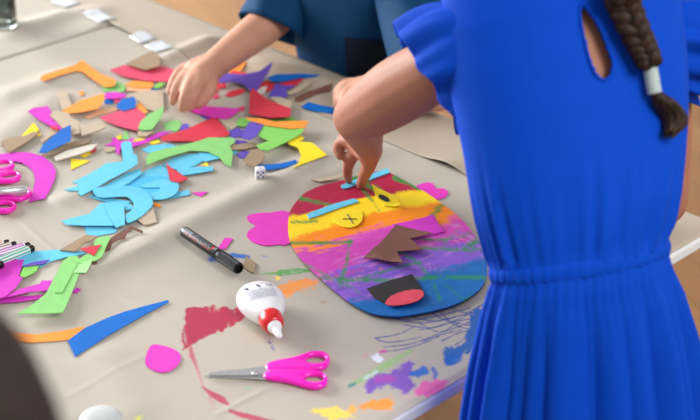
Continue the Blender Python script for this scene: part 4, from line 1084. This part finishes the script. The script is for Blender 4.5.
    for v in np.concatenate([np.linspace(262, 290, 16), np.linspace(294, 600, 50)]):
        ul = np.interp(v, sv, [s[1] for s in SKT]); ur = np.interp(v, sv, [s[2] for s in SKT]); d = (v - 264) / 330
        am = min(1, .1 + 3.6 * d); hi = max(0, 1 - d * 4)
        def mod(w, am=am, hi=hi, d=d):
            w2 = w + .10 * math.sin(2 * w + 1)
            s = sum(a * (abs(math.sin(k * w2 / 2 + p)) ** .8 - .6) * 1.6 for k, p, a in [(11, .6, .085), (19, 2.1, .062), (29, 4.0, .006)])
            return s * am + hi * .007 * math.sin(58 * w + 2 * math.sin(4 * w)) - .01
        r, *_ = ring_at(v, ul, ur, 0, N * 2, mod, 1.0 + .1 * d, min(1, max(0, (v - 268) / 90)))
        rows.append(r)
    sk = mk('skirt', *loft(rows, True, False), m_dress, root, True); q = sk.modifiers.new('cloth', 'SOLIDIFY'); q.thickness = .0016; q.offset = -1
    # shoulders
    rtop, ctop, ktop, ftop, sdt = ring_at(20, 441, 686, 0, 12)
    SL = Q(463, 54, 1.43)
    SR = ctop + Rg * (ktop - .03) - sdt * .03
    EL = Q(357, 117, 1.56); WL = Q(370, 149, 1.745)
    body = []
    # torso
    tr = []
    for v in (-52, -46, -40, -33, -24, -8, 12, 40, 80, 120, 165, 200, 225, 245, 262):
        ul, ur = sil(v)
        cu = (ul + ur) / 2; hw = min((ur - ul) / 2, 112 if v < 150 else 96)
        tr.append(ring_at(v, cu - hw, cu + hw, .007, 40)[0])
    hip = Vector((base.x, base.y, 0))
    wc = tr[-1]
    for z, a in ((.70, .086), (.64, .095), (.58, .098), (.52, .09)):
        tr.append(ell_ring((base.x, base.y, z), Rg, Fg, a, a * .66, 40))
    body.append(loft(tr))
    for s in (-1, 1):
        h = Vector((base.x, base.y, .54)) + Rg * (.045 * s)
        kn = h + Fg * .02 + Rg * (.006 * s); kn.z = .31; an = kn - Fg * .03; an.z = .065
        body.append(limb([h, kn + UP * .1, kn, kn - UP * .08 - Fg * .006, an], [.055, .044, .036, .036, .024]))
        body.append(limb([an, an - UP * .03 + Fg * .05, an - UP * .045 + Fg * .1], [.024, .02, .012]))
        shoe(root, Vector((an.x, an.y, 0)) + Fg * .02, Fg, mat('white_shoe', (222, 222, 220), .5), mat('shoe_sole', (190, 188, 182), .6))
    # neck and head, bent towards the table
    nb = Q(572, -12, 1.475); hd = nb + Fg * .045 + UP * .052
    HB = basis((Fg * .75 - UP * .65 + Rg * -.1), UP * .7 + Fg * .7); H = hd + HB @ Vector((0, .02, .078))
    body.append(limb([nb - sdt * .05, nb + sdt * .01, hd + Fg * .01], [.042, .036, .034]))
    body += head_parts(H, HB)
    # left arm
    body.append(limb([SL + Rg * .05, SL, SL.lerp(EL, .5) + UP * .002, EL.lerp(SL, .14), EL], [.022, .028, .0365, .0325, .0275]))
    body.append(limb([EL, EL.lerp(WL, .3) + UP * .004, EL.lerp(WL, .7), WL], [.0275, .0270, .0205, .0165]))
    # left hand: wrist, palm, pinching thumb and index, curled fingers
    h = lambda u, v, y: Q(u, v, y)
    zt = FZ + FTH + .004
    tipT = P(361, 185.5, zt); tipI = P(349, 181, zt)
    body.append(limb([WL, Q(368, 150, 1.765), Q(360, 146, 1.785)], [.0168, .0180, .0145]))
    body.append(limb([Q(370, 149, 1.752), Q(356, 143, 1.79)], [.0155, .0115]))
    body.append(limb([Q(371, 152, 1.75), Q(369, 165, 1.765), Q(364, 176, 1.785), tipT + UP * .001], [.0135, .0102, .0086, .0070], 12))
    body.append(limb([Q(360, 146, 1.79), Q(352, 157, 1.80), Q(347.5, 169, 1.812), tipI + UP * .001], [.0115, .009, .0078, .0062], 12))
    body.append(limb([Q(355, 142, 1.79), Q(343, 141, 1.805), Q(337, 148, 1.81), Q(340, 157, 1.80)], [.0098, .0078, .0068, .0056], 12))
    body.append(limb([Q(355, 138, 1.80), Q(345, 136, 1.828), Q(340, 142, 1.832), Q(343, 149, 1.825)], [.0095, .0074, .0064, .0053], 12))
    body.append(limb([Q(358, 135, 1.81), Q(350, 132, 1.845), Q(346, 137, 1.852), Q(349, 143, 1.845)], [.0088, .0068, .0058, .0048], 12))
    # right arm hangs down and rests a hand on the table
    ER = Q(661, 200, 1.56); WR = Q(640, 211, 1.70)
    body.append(limb([SR - Rg * .03, SR, Q(662, 110, 1.545), ER], [.024, .027, .033, .031]))
    body.append(limb([ER, ER.lerp(WR, .4), WR], [.031, .028, .0205]))
    hw_ = P(632, 235, .014); hb = basis((hw_ - WR), UP); WR2 = WR
    body += generic_hand(WR2, basis(Vector((-.6, .5, -.03)), UP), 1.0, -1, .25)
    bo = fuse('body', body, SKIN1, root, .0034, 5)
    face_bits(bo, H, HB)
    # nail on the pinching thumb
    mk('thumbnail', *ellipsoid(Q(361.2, 181.5, tipT.y - .0072), (.0042, .0012, .0052), basis(Vector((.1, 1, -.3)), UP), 14, 8), mat('nail', (226, 160, 140), .3, .02), bo, True)
    # flutter sleeves
    def sleeve(st0, sb0, ht0, hb0, Vd, rs, rh, ph):
        """from the armhole (top, bottom points) to the wavy hem (top, bottom points); Vd points to the back"""
        n = 200; rows = []; Sc, Su = (st0 + sb0) / 2, (st0 - sb0) / 2; Hc, Hu = (ht0 + hb0) / 2, (ht0 - hb0) / 2
        out = (Hc - Sc).normalized(); top = Su.normalized()
        for i in range(26):
            t = i / 25; ring = []
            for j in range(n):
                w = 2 * math.pi * j / n
                a = Sc + Su * math.cos(w) + Vd * (rs * math.sin(w)); b = Hc + Hu * math.cos(w) + Vd * (rh * math.sin(w))
                wv = math.sin(10 * w + 1.4 * math.sin(2 * w + ph) + ph) * .0065 * t ** .9 + math.sin(17 * w + 2 * ph) * .0022 * t
                nrm = (top * math.cos(w) + Vd * math.sin(w))
                puff = .012 * math.sin(math.pi * min(1, t * .8)) * max(0, math.cos(w) * .6 + .4)
                ring.append(a.lerp(b, t) + nrm * (wv + puff) + out * (.004 * math.sin(10 * w + ph + 1) * t))
            rows.append(ring)
        o = mk('sleeve', *loft(rows, True, False), m_dress, root, True); q = o.modifiers.new('cloth', 'SOLIDIFY'); q.thickness = .0014; q.offset = -1
        return o
    vd = -Vector(ray(430, 80)).normalized()
    sleeve(Q(462, 2, 1.435), Q(478, 128, 1.40), Q(397, 36, 1.478), Q(465, 136, 1.43), vd, .030, .049, .6)
    sleeve(Q(655, 2, 1.51), Q(676, 98, 1.49), Q(722, 12, 1.54), Q(698, 104, 1.53), vd, .030, .046, 2.1)
    # hair, braid and tie
    hair_shell(root, H, HB, m_hairg, 1.0)
    # braid lies on the back
    def dep(u, v):
        m = camside; i = np.argmin((U_ - u) ** 2 + (V_ - v) ** 2 + 1e6 * (~m)); return A[i][1]
    pth = [(612, -60), (616, -35), (620, -12), (624, 4), (631, 22), (639, 40), (645, 52), (649.5, 63)]
    ctr = []
    for (u, v) in pth:
        y = dep(u, max(v, 2)) - .020 if v > -15 else float(np.interp(v, [-60, -15], [1.50, dep(620, 2) - .02]))
        ctr.append(Q(u, v, y))
    ctr[0] = H + HB @ Vector((.012, -.092, -.01))
    ctr = [Vector(p) for p in cr(ctr, 10, False)]
    nC = len(ctr)
    par = []
    for k in range(3):
        pts, rad = [], []
        for i, c in enumerate(ctr):
            t = i / (nC - 1); d = (ctr[min(i + 1, nC - 1)] - ctr[max(i - 1, 0)]).normalized()
            tv = Vector((0, 1, 0)); side = d.cross(tv).normalized(); dp = side.cross(d)
            ph = 2 * math.pi * (t * 3.6 + k / 3)
            sc_ = (1 - .38 * t)
            pts.append(c + side * (.0108 * sc_ * math.sin(ph)) + dp * (.0050 * sc_ * math.sin(2 * ph)))
            rad.append(.0090 * sc_ + .0010)
        R = tubepath(pts, rad, 14); par.append(R)
    hr = mk('braid', *join(par), m_hairg, root, True)
    tie = [(649.5, 62), (651, 72), (653, 84), (655, 94)]
    tp = [Q(u, v, dep(u, v) - .013) for u, v in tie]; tp = [Vector(p) for p in cr(tp, 8, False)]
    V, F = tubepath(tp, [.0070 + .0005 * math.sin(i * 2.4) + (.0 if 0 < i < len(tp) - 1 else -.002) for i in range(len(tp))], 20)
    mk('hair_tie', V, F, mat('pale_grey_tie', (176, 190, 186), .8, .12, 600, .4, 900), root, True)
    tail = [(655, 93), (661, 101), (669, 110), (674, 119), (673, 127), (667, 134)]
    tl = [Q(u, v, dep(min(u, 680), v) - .013) for u, v in tail]
    par = []
    for k in range(9):
        a = 2 * math.pi * k / 9; off = [.1, .8, 1.35, 1.45, 1.2, .5]; kk = random.uniform(.7, 1)
        pts = [p + Vector((math.cos(a) * .0068 * o_ * kk, math.sin(a) * .003 * o_, -math.sin(a) * .005 * o_ * kk)) for p, o_ in zip(tl, off)]
        pts[-1] = pts[-1] + Vector((random.uniform(-.004, .004), 0, random.uniform(-.004, .004)))
        par.append(tubepath([Vector(p) for p in cr(pts, 5, False)], list(np.interp(np.linspace(0, 1, 26), [0, .3, .75, 1], [.0038, .0052, .0042, .0008])), 10))
    mk('braid_tail', *join(par), m_hairg, root, True)
def hair_shell(root, H, B, m, k=1.0, long=0.0, name='hair'):
    V, F = [], []
    nu, nv = 64, 36
    for i in range(nv + 1):
        th = math.pi * i / nv
        for j in range(nu):
            ph = 2 * math.pi * j / nu
            r = Vector((.079 * math.sin(th) * math.cos(ph), .094 * math.sin(th) * math.sin(ph) - .014, .099 * math.cos(th) + .016))
            r *= 1 + .012 * math.sin(9 * ph + 2 * math.sin(3 * th))
            if long and r.z < .0: r.z -= long * (-r.z) / .08; r.x *= 1 + .25 * min(1, -r.z / .1)
            V.append((r, H + B @ (r * k)))
    keep = lambda r: not (r.y > .028 and r.z < .052) and (r.z > -.05 - long or r.y < -.02)
    for i in range(nv):
        for j in range(nu):
            q = (i * nu + j, i * nu + (j + 1) % nu, (i + 1) * nu + (j + 1) % nu, (i + 1) * nu + j)
            if all(keep(V[a][0]) for a in q): F.append(q)
    o = mk(name, [v[1] for v in V], F, m, root, True)
    bm = bmesh.new(); bm.from_mesh(o.data); bmesh.ops.delete(bm, geom=[v for v in bm.verts if not v.link_faces], context='VERTS')
    bmesh.ops.remove_doubles(bm, verts=bm.verts, dist=1e-5); bm.to_mesh(o.data); bm.free()
    s = o.modifiers.new('thick', 'SOLIDIFY'); s.thickness = .012; s.offset = -1
    return o
girl()

# ---------------------------------------------------------------- boy in the dark teal shirt
m_teal = mat('teal_shirt', (0, 58, 98), .8, .04, 40, .2, 900, spec=.2); m_pock = mat('black_pocket', (18, 26, 48), .8, .05, 40, .2, 900, spec=.2)
def boy():
    E = P(318, 69); c0 = E + D1 * .118
    c0 = Vector((c0.x - .008, c0.y, 0)); Fb = -D1; Rb = D2.copy()
    root = empty('person', c0, 'boy in dark teal T-shirt with black chest pocket, reaching over the paper scraps', 'person')
    lean = lambda z: c0 + Fb * (.035 * max(0, (z - ZT + .1) / .3)) + UP * z
    prof = [(ZT - .20, .125, .092), (ZT - .12, .122, .09), (ZT - .02, .124, .09), (ZT + .06, .128, .09), (ZT + .12, .13, .086), (ZT + .165, .122, .075), (ZT + .19, .10, .06), (ZT + .21, .06, .05)]
    zs = np.array([p[0] for p in prof])
    AB = lambda z: (np.interp(z, zs, [p[1] for p in prof]), np.interp(z, zs, [p[2] for p in prof]))
    SHR = lean(ZT + .155) + Rb * .105; SHL = lean(ZT + .155) - Rb * .105
    ELR = P(276, 17, .062); WR = P(214, 65, .036)
    ELL = P(438, 91, .045); WL = P(377, 86, .03)
    body = []
    tr = [ell_ring(lean(z), Rb, Fb, AB(z)[0] - .008, AB(z)[1] - .008, 36) for z in np.linspace(ZT - .2, ZT + .2, 12)]
    tr = [ell_ring(c0 + UP * z, Rb, Fb, a, b, 36) for z, a, b in ((.30, .088, .07), (.36, .098, .076), (.40, .10, .078))] + tr
    body.append(loft(tr))
    m_tr = mat('dark_trousers', (40, 46, 62), .8); m_sh = mat('grey_shoe', (90, 94, 100), .6)
    for s in (-1, 1):
        h = c0 + Rb * (.05 * s) + UP * .36; kn = h + Fb * .015; kn.z = .22; an = kn - Fb * .02; an.z = .06
        body.append(limb([h, kn, an], [.05, .036, .024])); body.append(limb([an, an - UP * .03 + Fb * .05, an - UP * .043 + Fb * .09], [.024, .02, .012]))
        shoe(root, Vector((an.x, an.y, 0)) + Fb * .02, Fb, m_sh, mat('shoe_sole', (190, 188, 182), .6))
        V, F = limb([h + UP * .03, kn, an + UP * .02], [.064, .050, .042]); mk('trouser_leg', V, F, m_tr, root, True)
    nb = lean(ZT + .20); hd = nb + UP * .05 + Fb * .02
    HB = basis(Fb * .8 - UP * .6, UP); H = hd + HB @ Vector((0, .02, .072))
    body.append(limb([nb - UP * .04, nb, hd], [.042, .034, .033])); body += head_parts(H, HB, .98)
    # right arm and hand over the scraps
    body.append(limb([SHR - Rb * .03, SHR, SHR.lerp(ELR, .5), ELR], [.034, .037, .034, .030]))
    body.append(limb([ELR, ELR.lerp(WR, .3), ELR.lerp(WR, .7), WR], [.030, .0295, .025, .0215]))
    K = lambda u, v, z: P(u, v, z + .004)
    body.append(limb([WR, K(203, 75, .035), K(194, 80, .032)], [.0215, .021, .017])); body.append(limb([WR, K(196, 70, .034), K(189, 73, .03)], [.020, .018, .012]))
    body.append(limb([WR, K(200, 80, .034), K(199, 84, .03)], [.020, .017, .012]))
    body.append(limb([K(196, 69, .034), K(184, 69, .034), K(174, 80, .026), K(170, 92, .014)], [.011, .0095, .008, .0066], 12))
    body.append(limb([K(196, 73, .036), K(187, 74, .037), K(176, 89, .028), K(173, 102, .012)], [.0115, .010, .0085, .0068], 12))
    body.append(limb([K(198, 77, .036), K(192, 80, .037), K(185, 96, .026), K(182, 109, .009)], [.0115, .0102, .0088, .0068], 12))
    body.append(limb([K(201, 80, .034), K(199, 84, .035), K(193, 97, .024), K(190, 108, .009)], [.011, .0098, .0083, .0066], 12))
    body.append(limb([K(209, 77, .03), K(210, 88, .022), K(205, 98, .014), K(199, 105, .009)], [.014, .011, .009, .0072], 12))
    # left arm lies along the table edge, hand on the table
    body.append(limb([SHL + Rb * .03, SHL, SHL.lerp(ELL, .5) + Fb * -.01, ELL], [.034, .037, .034, .030]))
    body.append(limb([ELL, ELL.lerp(WL, .4), WL], [.030, .027, .021]))
    J = lambda u, v, z: P(u, v, z + .002)
    body.append(limb([WL, J(365, 91, .030), J(357, 92, .028)], [.021, .0205, .016])); body.append(limb([WL, J(362, 87, .03), J(352, 86, .026)], [.019, .017, .012]))
    for a, b, c_, d_, r in [((358, 85), (347, 84), (338, 92), (336, 101), .0095), ((357, 89), (346, 88), (339, 98), (338, 108), .010), ((357, 93), (349, 93), (343, 104), (342, 113), .010), ((360, 97), (354, 98), (349, 108), (348, 116), .0095)]:
        body.append(limb([J(*a, .028), J(*b, .03), J(*c_, .022), J(*d_, .009)], [r * 1.1, r, r * .88, r * .7], 12))
    body.append(limb([J(370, 97, .024), J(368, 104, .018), J(362, 111, .011)], [.0125, .0095, .0075], 12))
    bo = fuse('body', body, SKIN2, root, .0036, 5); face_bits(bo, H, HB, .98)
    # shirt
    N = 120; rows = []
    for i, z in enumerate(np.concatenate([np.linspace(ZT - .20, ZT + .12, 34), np.linspace(ZT + .13, ZT + .205, 12)])):
        a, b = AB(z)
        md = lambda w, z=z: .018 * math.sin(4 * w + 14 * z) + .012 * math.sin(7 * w - 20 * z)
        rows.append(ell_ring(lean(z), Rb, Fb, a, b, N, md))
    sh = mk('shirt', *loft(rows, True, False), m_teal, root, True); q = sh.modifiers.new('cloth', 'SOLIDIFY'); q.thickness = .0018; q.offset = -1
    for Sh, El, ext in ((SHR, ELR, 1.0), (SHL, ELL, .72)):
        d = (El - Sh); L = d.length; d.normalize(); up = (UP - d * d.z).normalized(); y = d.cross(up); rows = []
        for i in range(22):
            t = i / 21; r = .046 + .010 * t
            rows.append([Sh + d * (-.035 + (L * ext + .056) * t) + up * (math.cos(w) * (r + .003 * math.sin(5 * w + 9 * t))) + y * (math.sin(w) * (r + .002 * math.sin(4 * w))) for w in np.linspace(0, 2 * math.pi, 65)[:-1]])
        o = mk('sleeve', *loft(rows, True, False), m_teal, root, True); q = o.modifiers.new('cloth', 'SOLIDIFY'); q.thickness = .0018; q.offset = -1
    # chest pocket on his left
    V, F = [], []; nx, nz = 14, 10
    for k in (.0022, .0042):
        for i in range(nx):
            for j in range(nz):
                w = math.pi / 2 + .44 + .66 * i / (nx - 1); z = ZT - .03 + .095 * j / (nz - 1); a, b = AB(z)
                md = 1 + .018 * math.sin(4 * w + 14 * z) + .012 * math.sin(7 * w - 20 * z)
                V.append(lean(z) + Rb * ((a * md + k) * math.cos(w)) + Fb * ((b * md + k) * math.sin(w)))
    M = nx * nz
    for i in range(nx - 1):
        for j in range(nz - 1):
            f = (i * nz + j, i * nz + j + 1, (i + 1) * nz + j + 1, (i + 1) * nz + j); F += [f, tuple(M + q for q in f)]
    rim = [i * nz for i in range(nx)] + [(nx - 1) * nz + j for j in range(1, nz)] + [i * nz + nz - 1 for i in range(nx - 2, -1, -1)] + list(range(nz - 2, 0, -1))
    F += [(rim[i], rim[(i + 1) % len(rim)], rim[(i + 1) % len(rim)] + M, rim[i] + M) for i in range(len(rim))]
    mk('chest_pocket', V, F, m_pock, sh)
    hair_shell(root, H, HB, hair_mat('dark_brown_hair', (58, 42, 32)), .98)
boy()

# ---------------------------------------------------------------- brown haired child close by at the left
def child():
    H = Q(-114, 534, .55); c0 = Vector((-.25, .40, 0))
    Fc = Vector((.2, .98, 0)).normalized(); Rc = Fc.cross(UP)
    root = empty('person', c0, 'blurred child with brown hair leaning in at the lower left corner', 'person')
    HB = basis(Fc * .8 - UP * .55, UP)
    zs_ = H.z - .20
    body = []
    top = Vector((H.x, H.y, zs_)) - Fc * .05
    ax = lambda t: Vector((c0.x, c0.y, .42)).lerp(top, t)
    rings = [ell_ring(c0 + UP * z, Rc, Fc, a, b, 36) for z, a, b in ((.36, .085, .065), (.40, .095, .072))] + [ell_ring(ax(t), Rc, (Fc - UP * .3).normalized() if t > .3 else Fc, a, b, 36) for t, a, b in ((.1, .10, .076), (.4, .096, .074), (.7, .108, .078), (.92, .115, .068), (1.0, .08, .05))]
    body.append(loft(rings)); body.append(limb([top - UP * .02, top + UP * .05, H - UP * .05 - Fc * .02], [.04, .035, .034])); body += head_parts(H, HB)
    m_sw = mat('grey_sweater', (150, 146, 140), .8, .05, 60, .3, 600); m_tr = mat('navy_trousers', (44, 52, 78), .8)
    for s in (-1, 1):
        h = c0 + Rc * (.05 * s) + UP * .38; kn = h + Fc * .015; kn.z = .24; an = kn - Fc * .02; an.z = .06
        body.append(limb([h, kn, an], [.052, .038, .024])); body.append(limb([an, an - UP * .03 + Fc * .05, an - UP * .043 + Fc * .09], [.024, .02, .012]))
        shoe(root, Vector((an.x, an.y, 0)) + Fc * .02, Fc, mat('grey_shoe', (90, 94, 100), .6), mat('shoe_sole', (190, 188, 182), .6))
        mk('trouser_leg', *limb([h + UP * .03, kn, an + UP * .02], [.066, .052, .043]), m_tr, root, True)
        sh = ax(.9) + Rc * (.105 * s); el = sh - UP * .16 + Rc * (.03 * s) + Fc * .01; wr = el - UP * .05 + Fc * .13 - Rc * (.02 * s)
        body.append(limb([sh - Rc * (.03 * s), sh, el], [.034, .038, .03])); body.append(limb([el, wr], [.03, .021])); body += generic_hand(wr, basis(Fc - UP * .4, UP), 1, -s, .45)
        mk('sleeve', *limb([sh - Rc * (.02 * s), sh, el, wr - Fc * .02], [.045, .047, .039, .031]), m_sw, root, True)
    bo = fuse('body', body, SKIN2, root, .004, 5); face_bits(bo, H, HB)
    rows = [ell_ring(c0 + UP * z, Rc, Fc, a, b, 60) for z, a, b in ((.36, .098, .078),)] + [ell_ring(ax(t), Rc, (Fc - UP * .3).normalized() if t > .3 else Fc, a + .008, b + .008, 60) for t, a, b in ((.1, .10, .076), (.4, .096, .074), (.7, .108, .078), (.92, .115, .068), (1.0, .08, .05), (1.03, .05, .045))]
    mk('sweater', *loft(rows, True, False), m_sw, root, True).modifiers.new('cloth', 'SOLIDIFY').thickness = .002
    hair_shell(root, H, HB, hair_mat('child_brown_hair', (38, 27, 20)), 1.04, .05)
child()
# ================================================================ light and camera
w = bpy.data.worlds.new('World'); S.world = w; w.use_nodes = True
bg = w.node_tree.nodes['Background']; bg.inputs['Color'].default_value = (*lin((236, 241, 250)), 1); bg.inputs['Strength'].default_value = .45
def area(name, loc, target, sx, sy, power, col):
    l = bpy.data.lights.new(name, 'AREA'); l.shape = 'RECTANGLE'; l.size = sx; l.size_y = sy; l.energy = power; l.color = col
    o = bpy.data.objects.new(name, l); COL.objects.link(o); o.location = loc
    o.rotation_euler = (Vector(target) - Vector(loc)).to_track_quat('-Z', 'Y').to_euler(); return o
area('window_light', (-3.38, 4.2, 1.75), (0, 3.0, .9), 3.0, 1.7, 370, (.96, .98, 1))
area('ceiling_light', (1.5, .1, 2.7), (.1, 1.6, .7), 1.3, 1.3, 52, (1, .97, .93))
cam = bpy.data.cameras.new('Camera'); co = bpy.data.objects.new('Camera', cam); COL.objects.link(co)
co.location = (0, 0, CAMH); co.rotation_euler = (math.pi / 2 - PT, 0, 0)
cam.sensor_width = 36; cam.lens = FP / 700 * 36; cam.clip_start = .05
cam.dof.use_dof = True; cam.dof.aperture_fstop = 4.6; cam.dof.focus_distance = (P(330, 265) - co.location).dot(Vector((0, cp, -sp)))
S.camera = co
vs = S.view_settings; vs.view_transform = 'Standard'; vs.look = 'None'; vs.exposure = .25; vs.gamma = 1; vs.use_curve_mapping = False
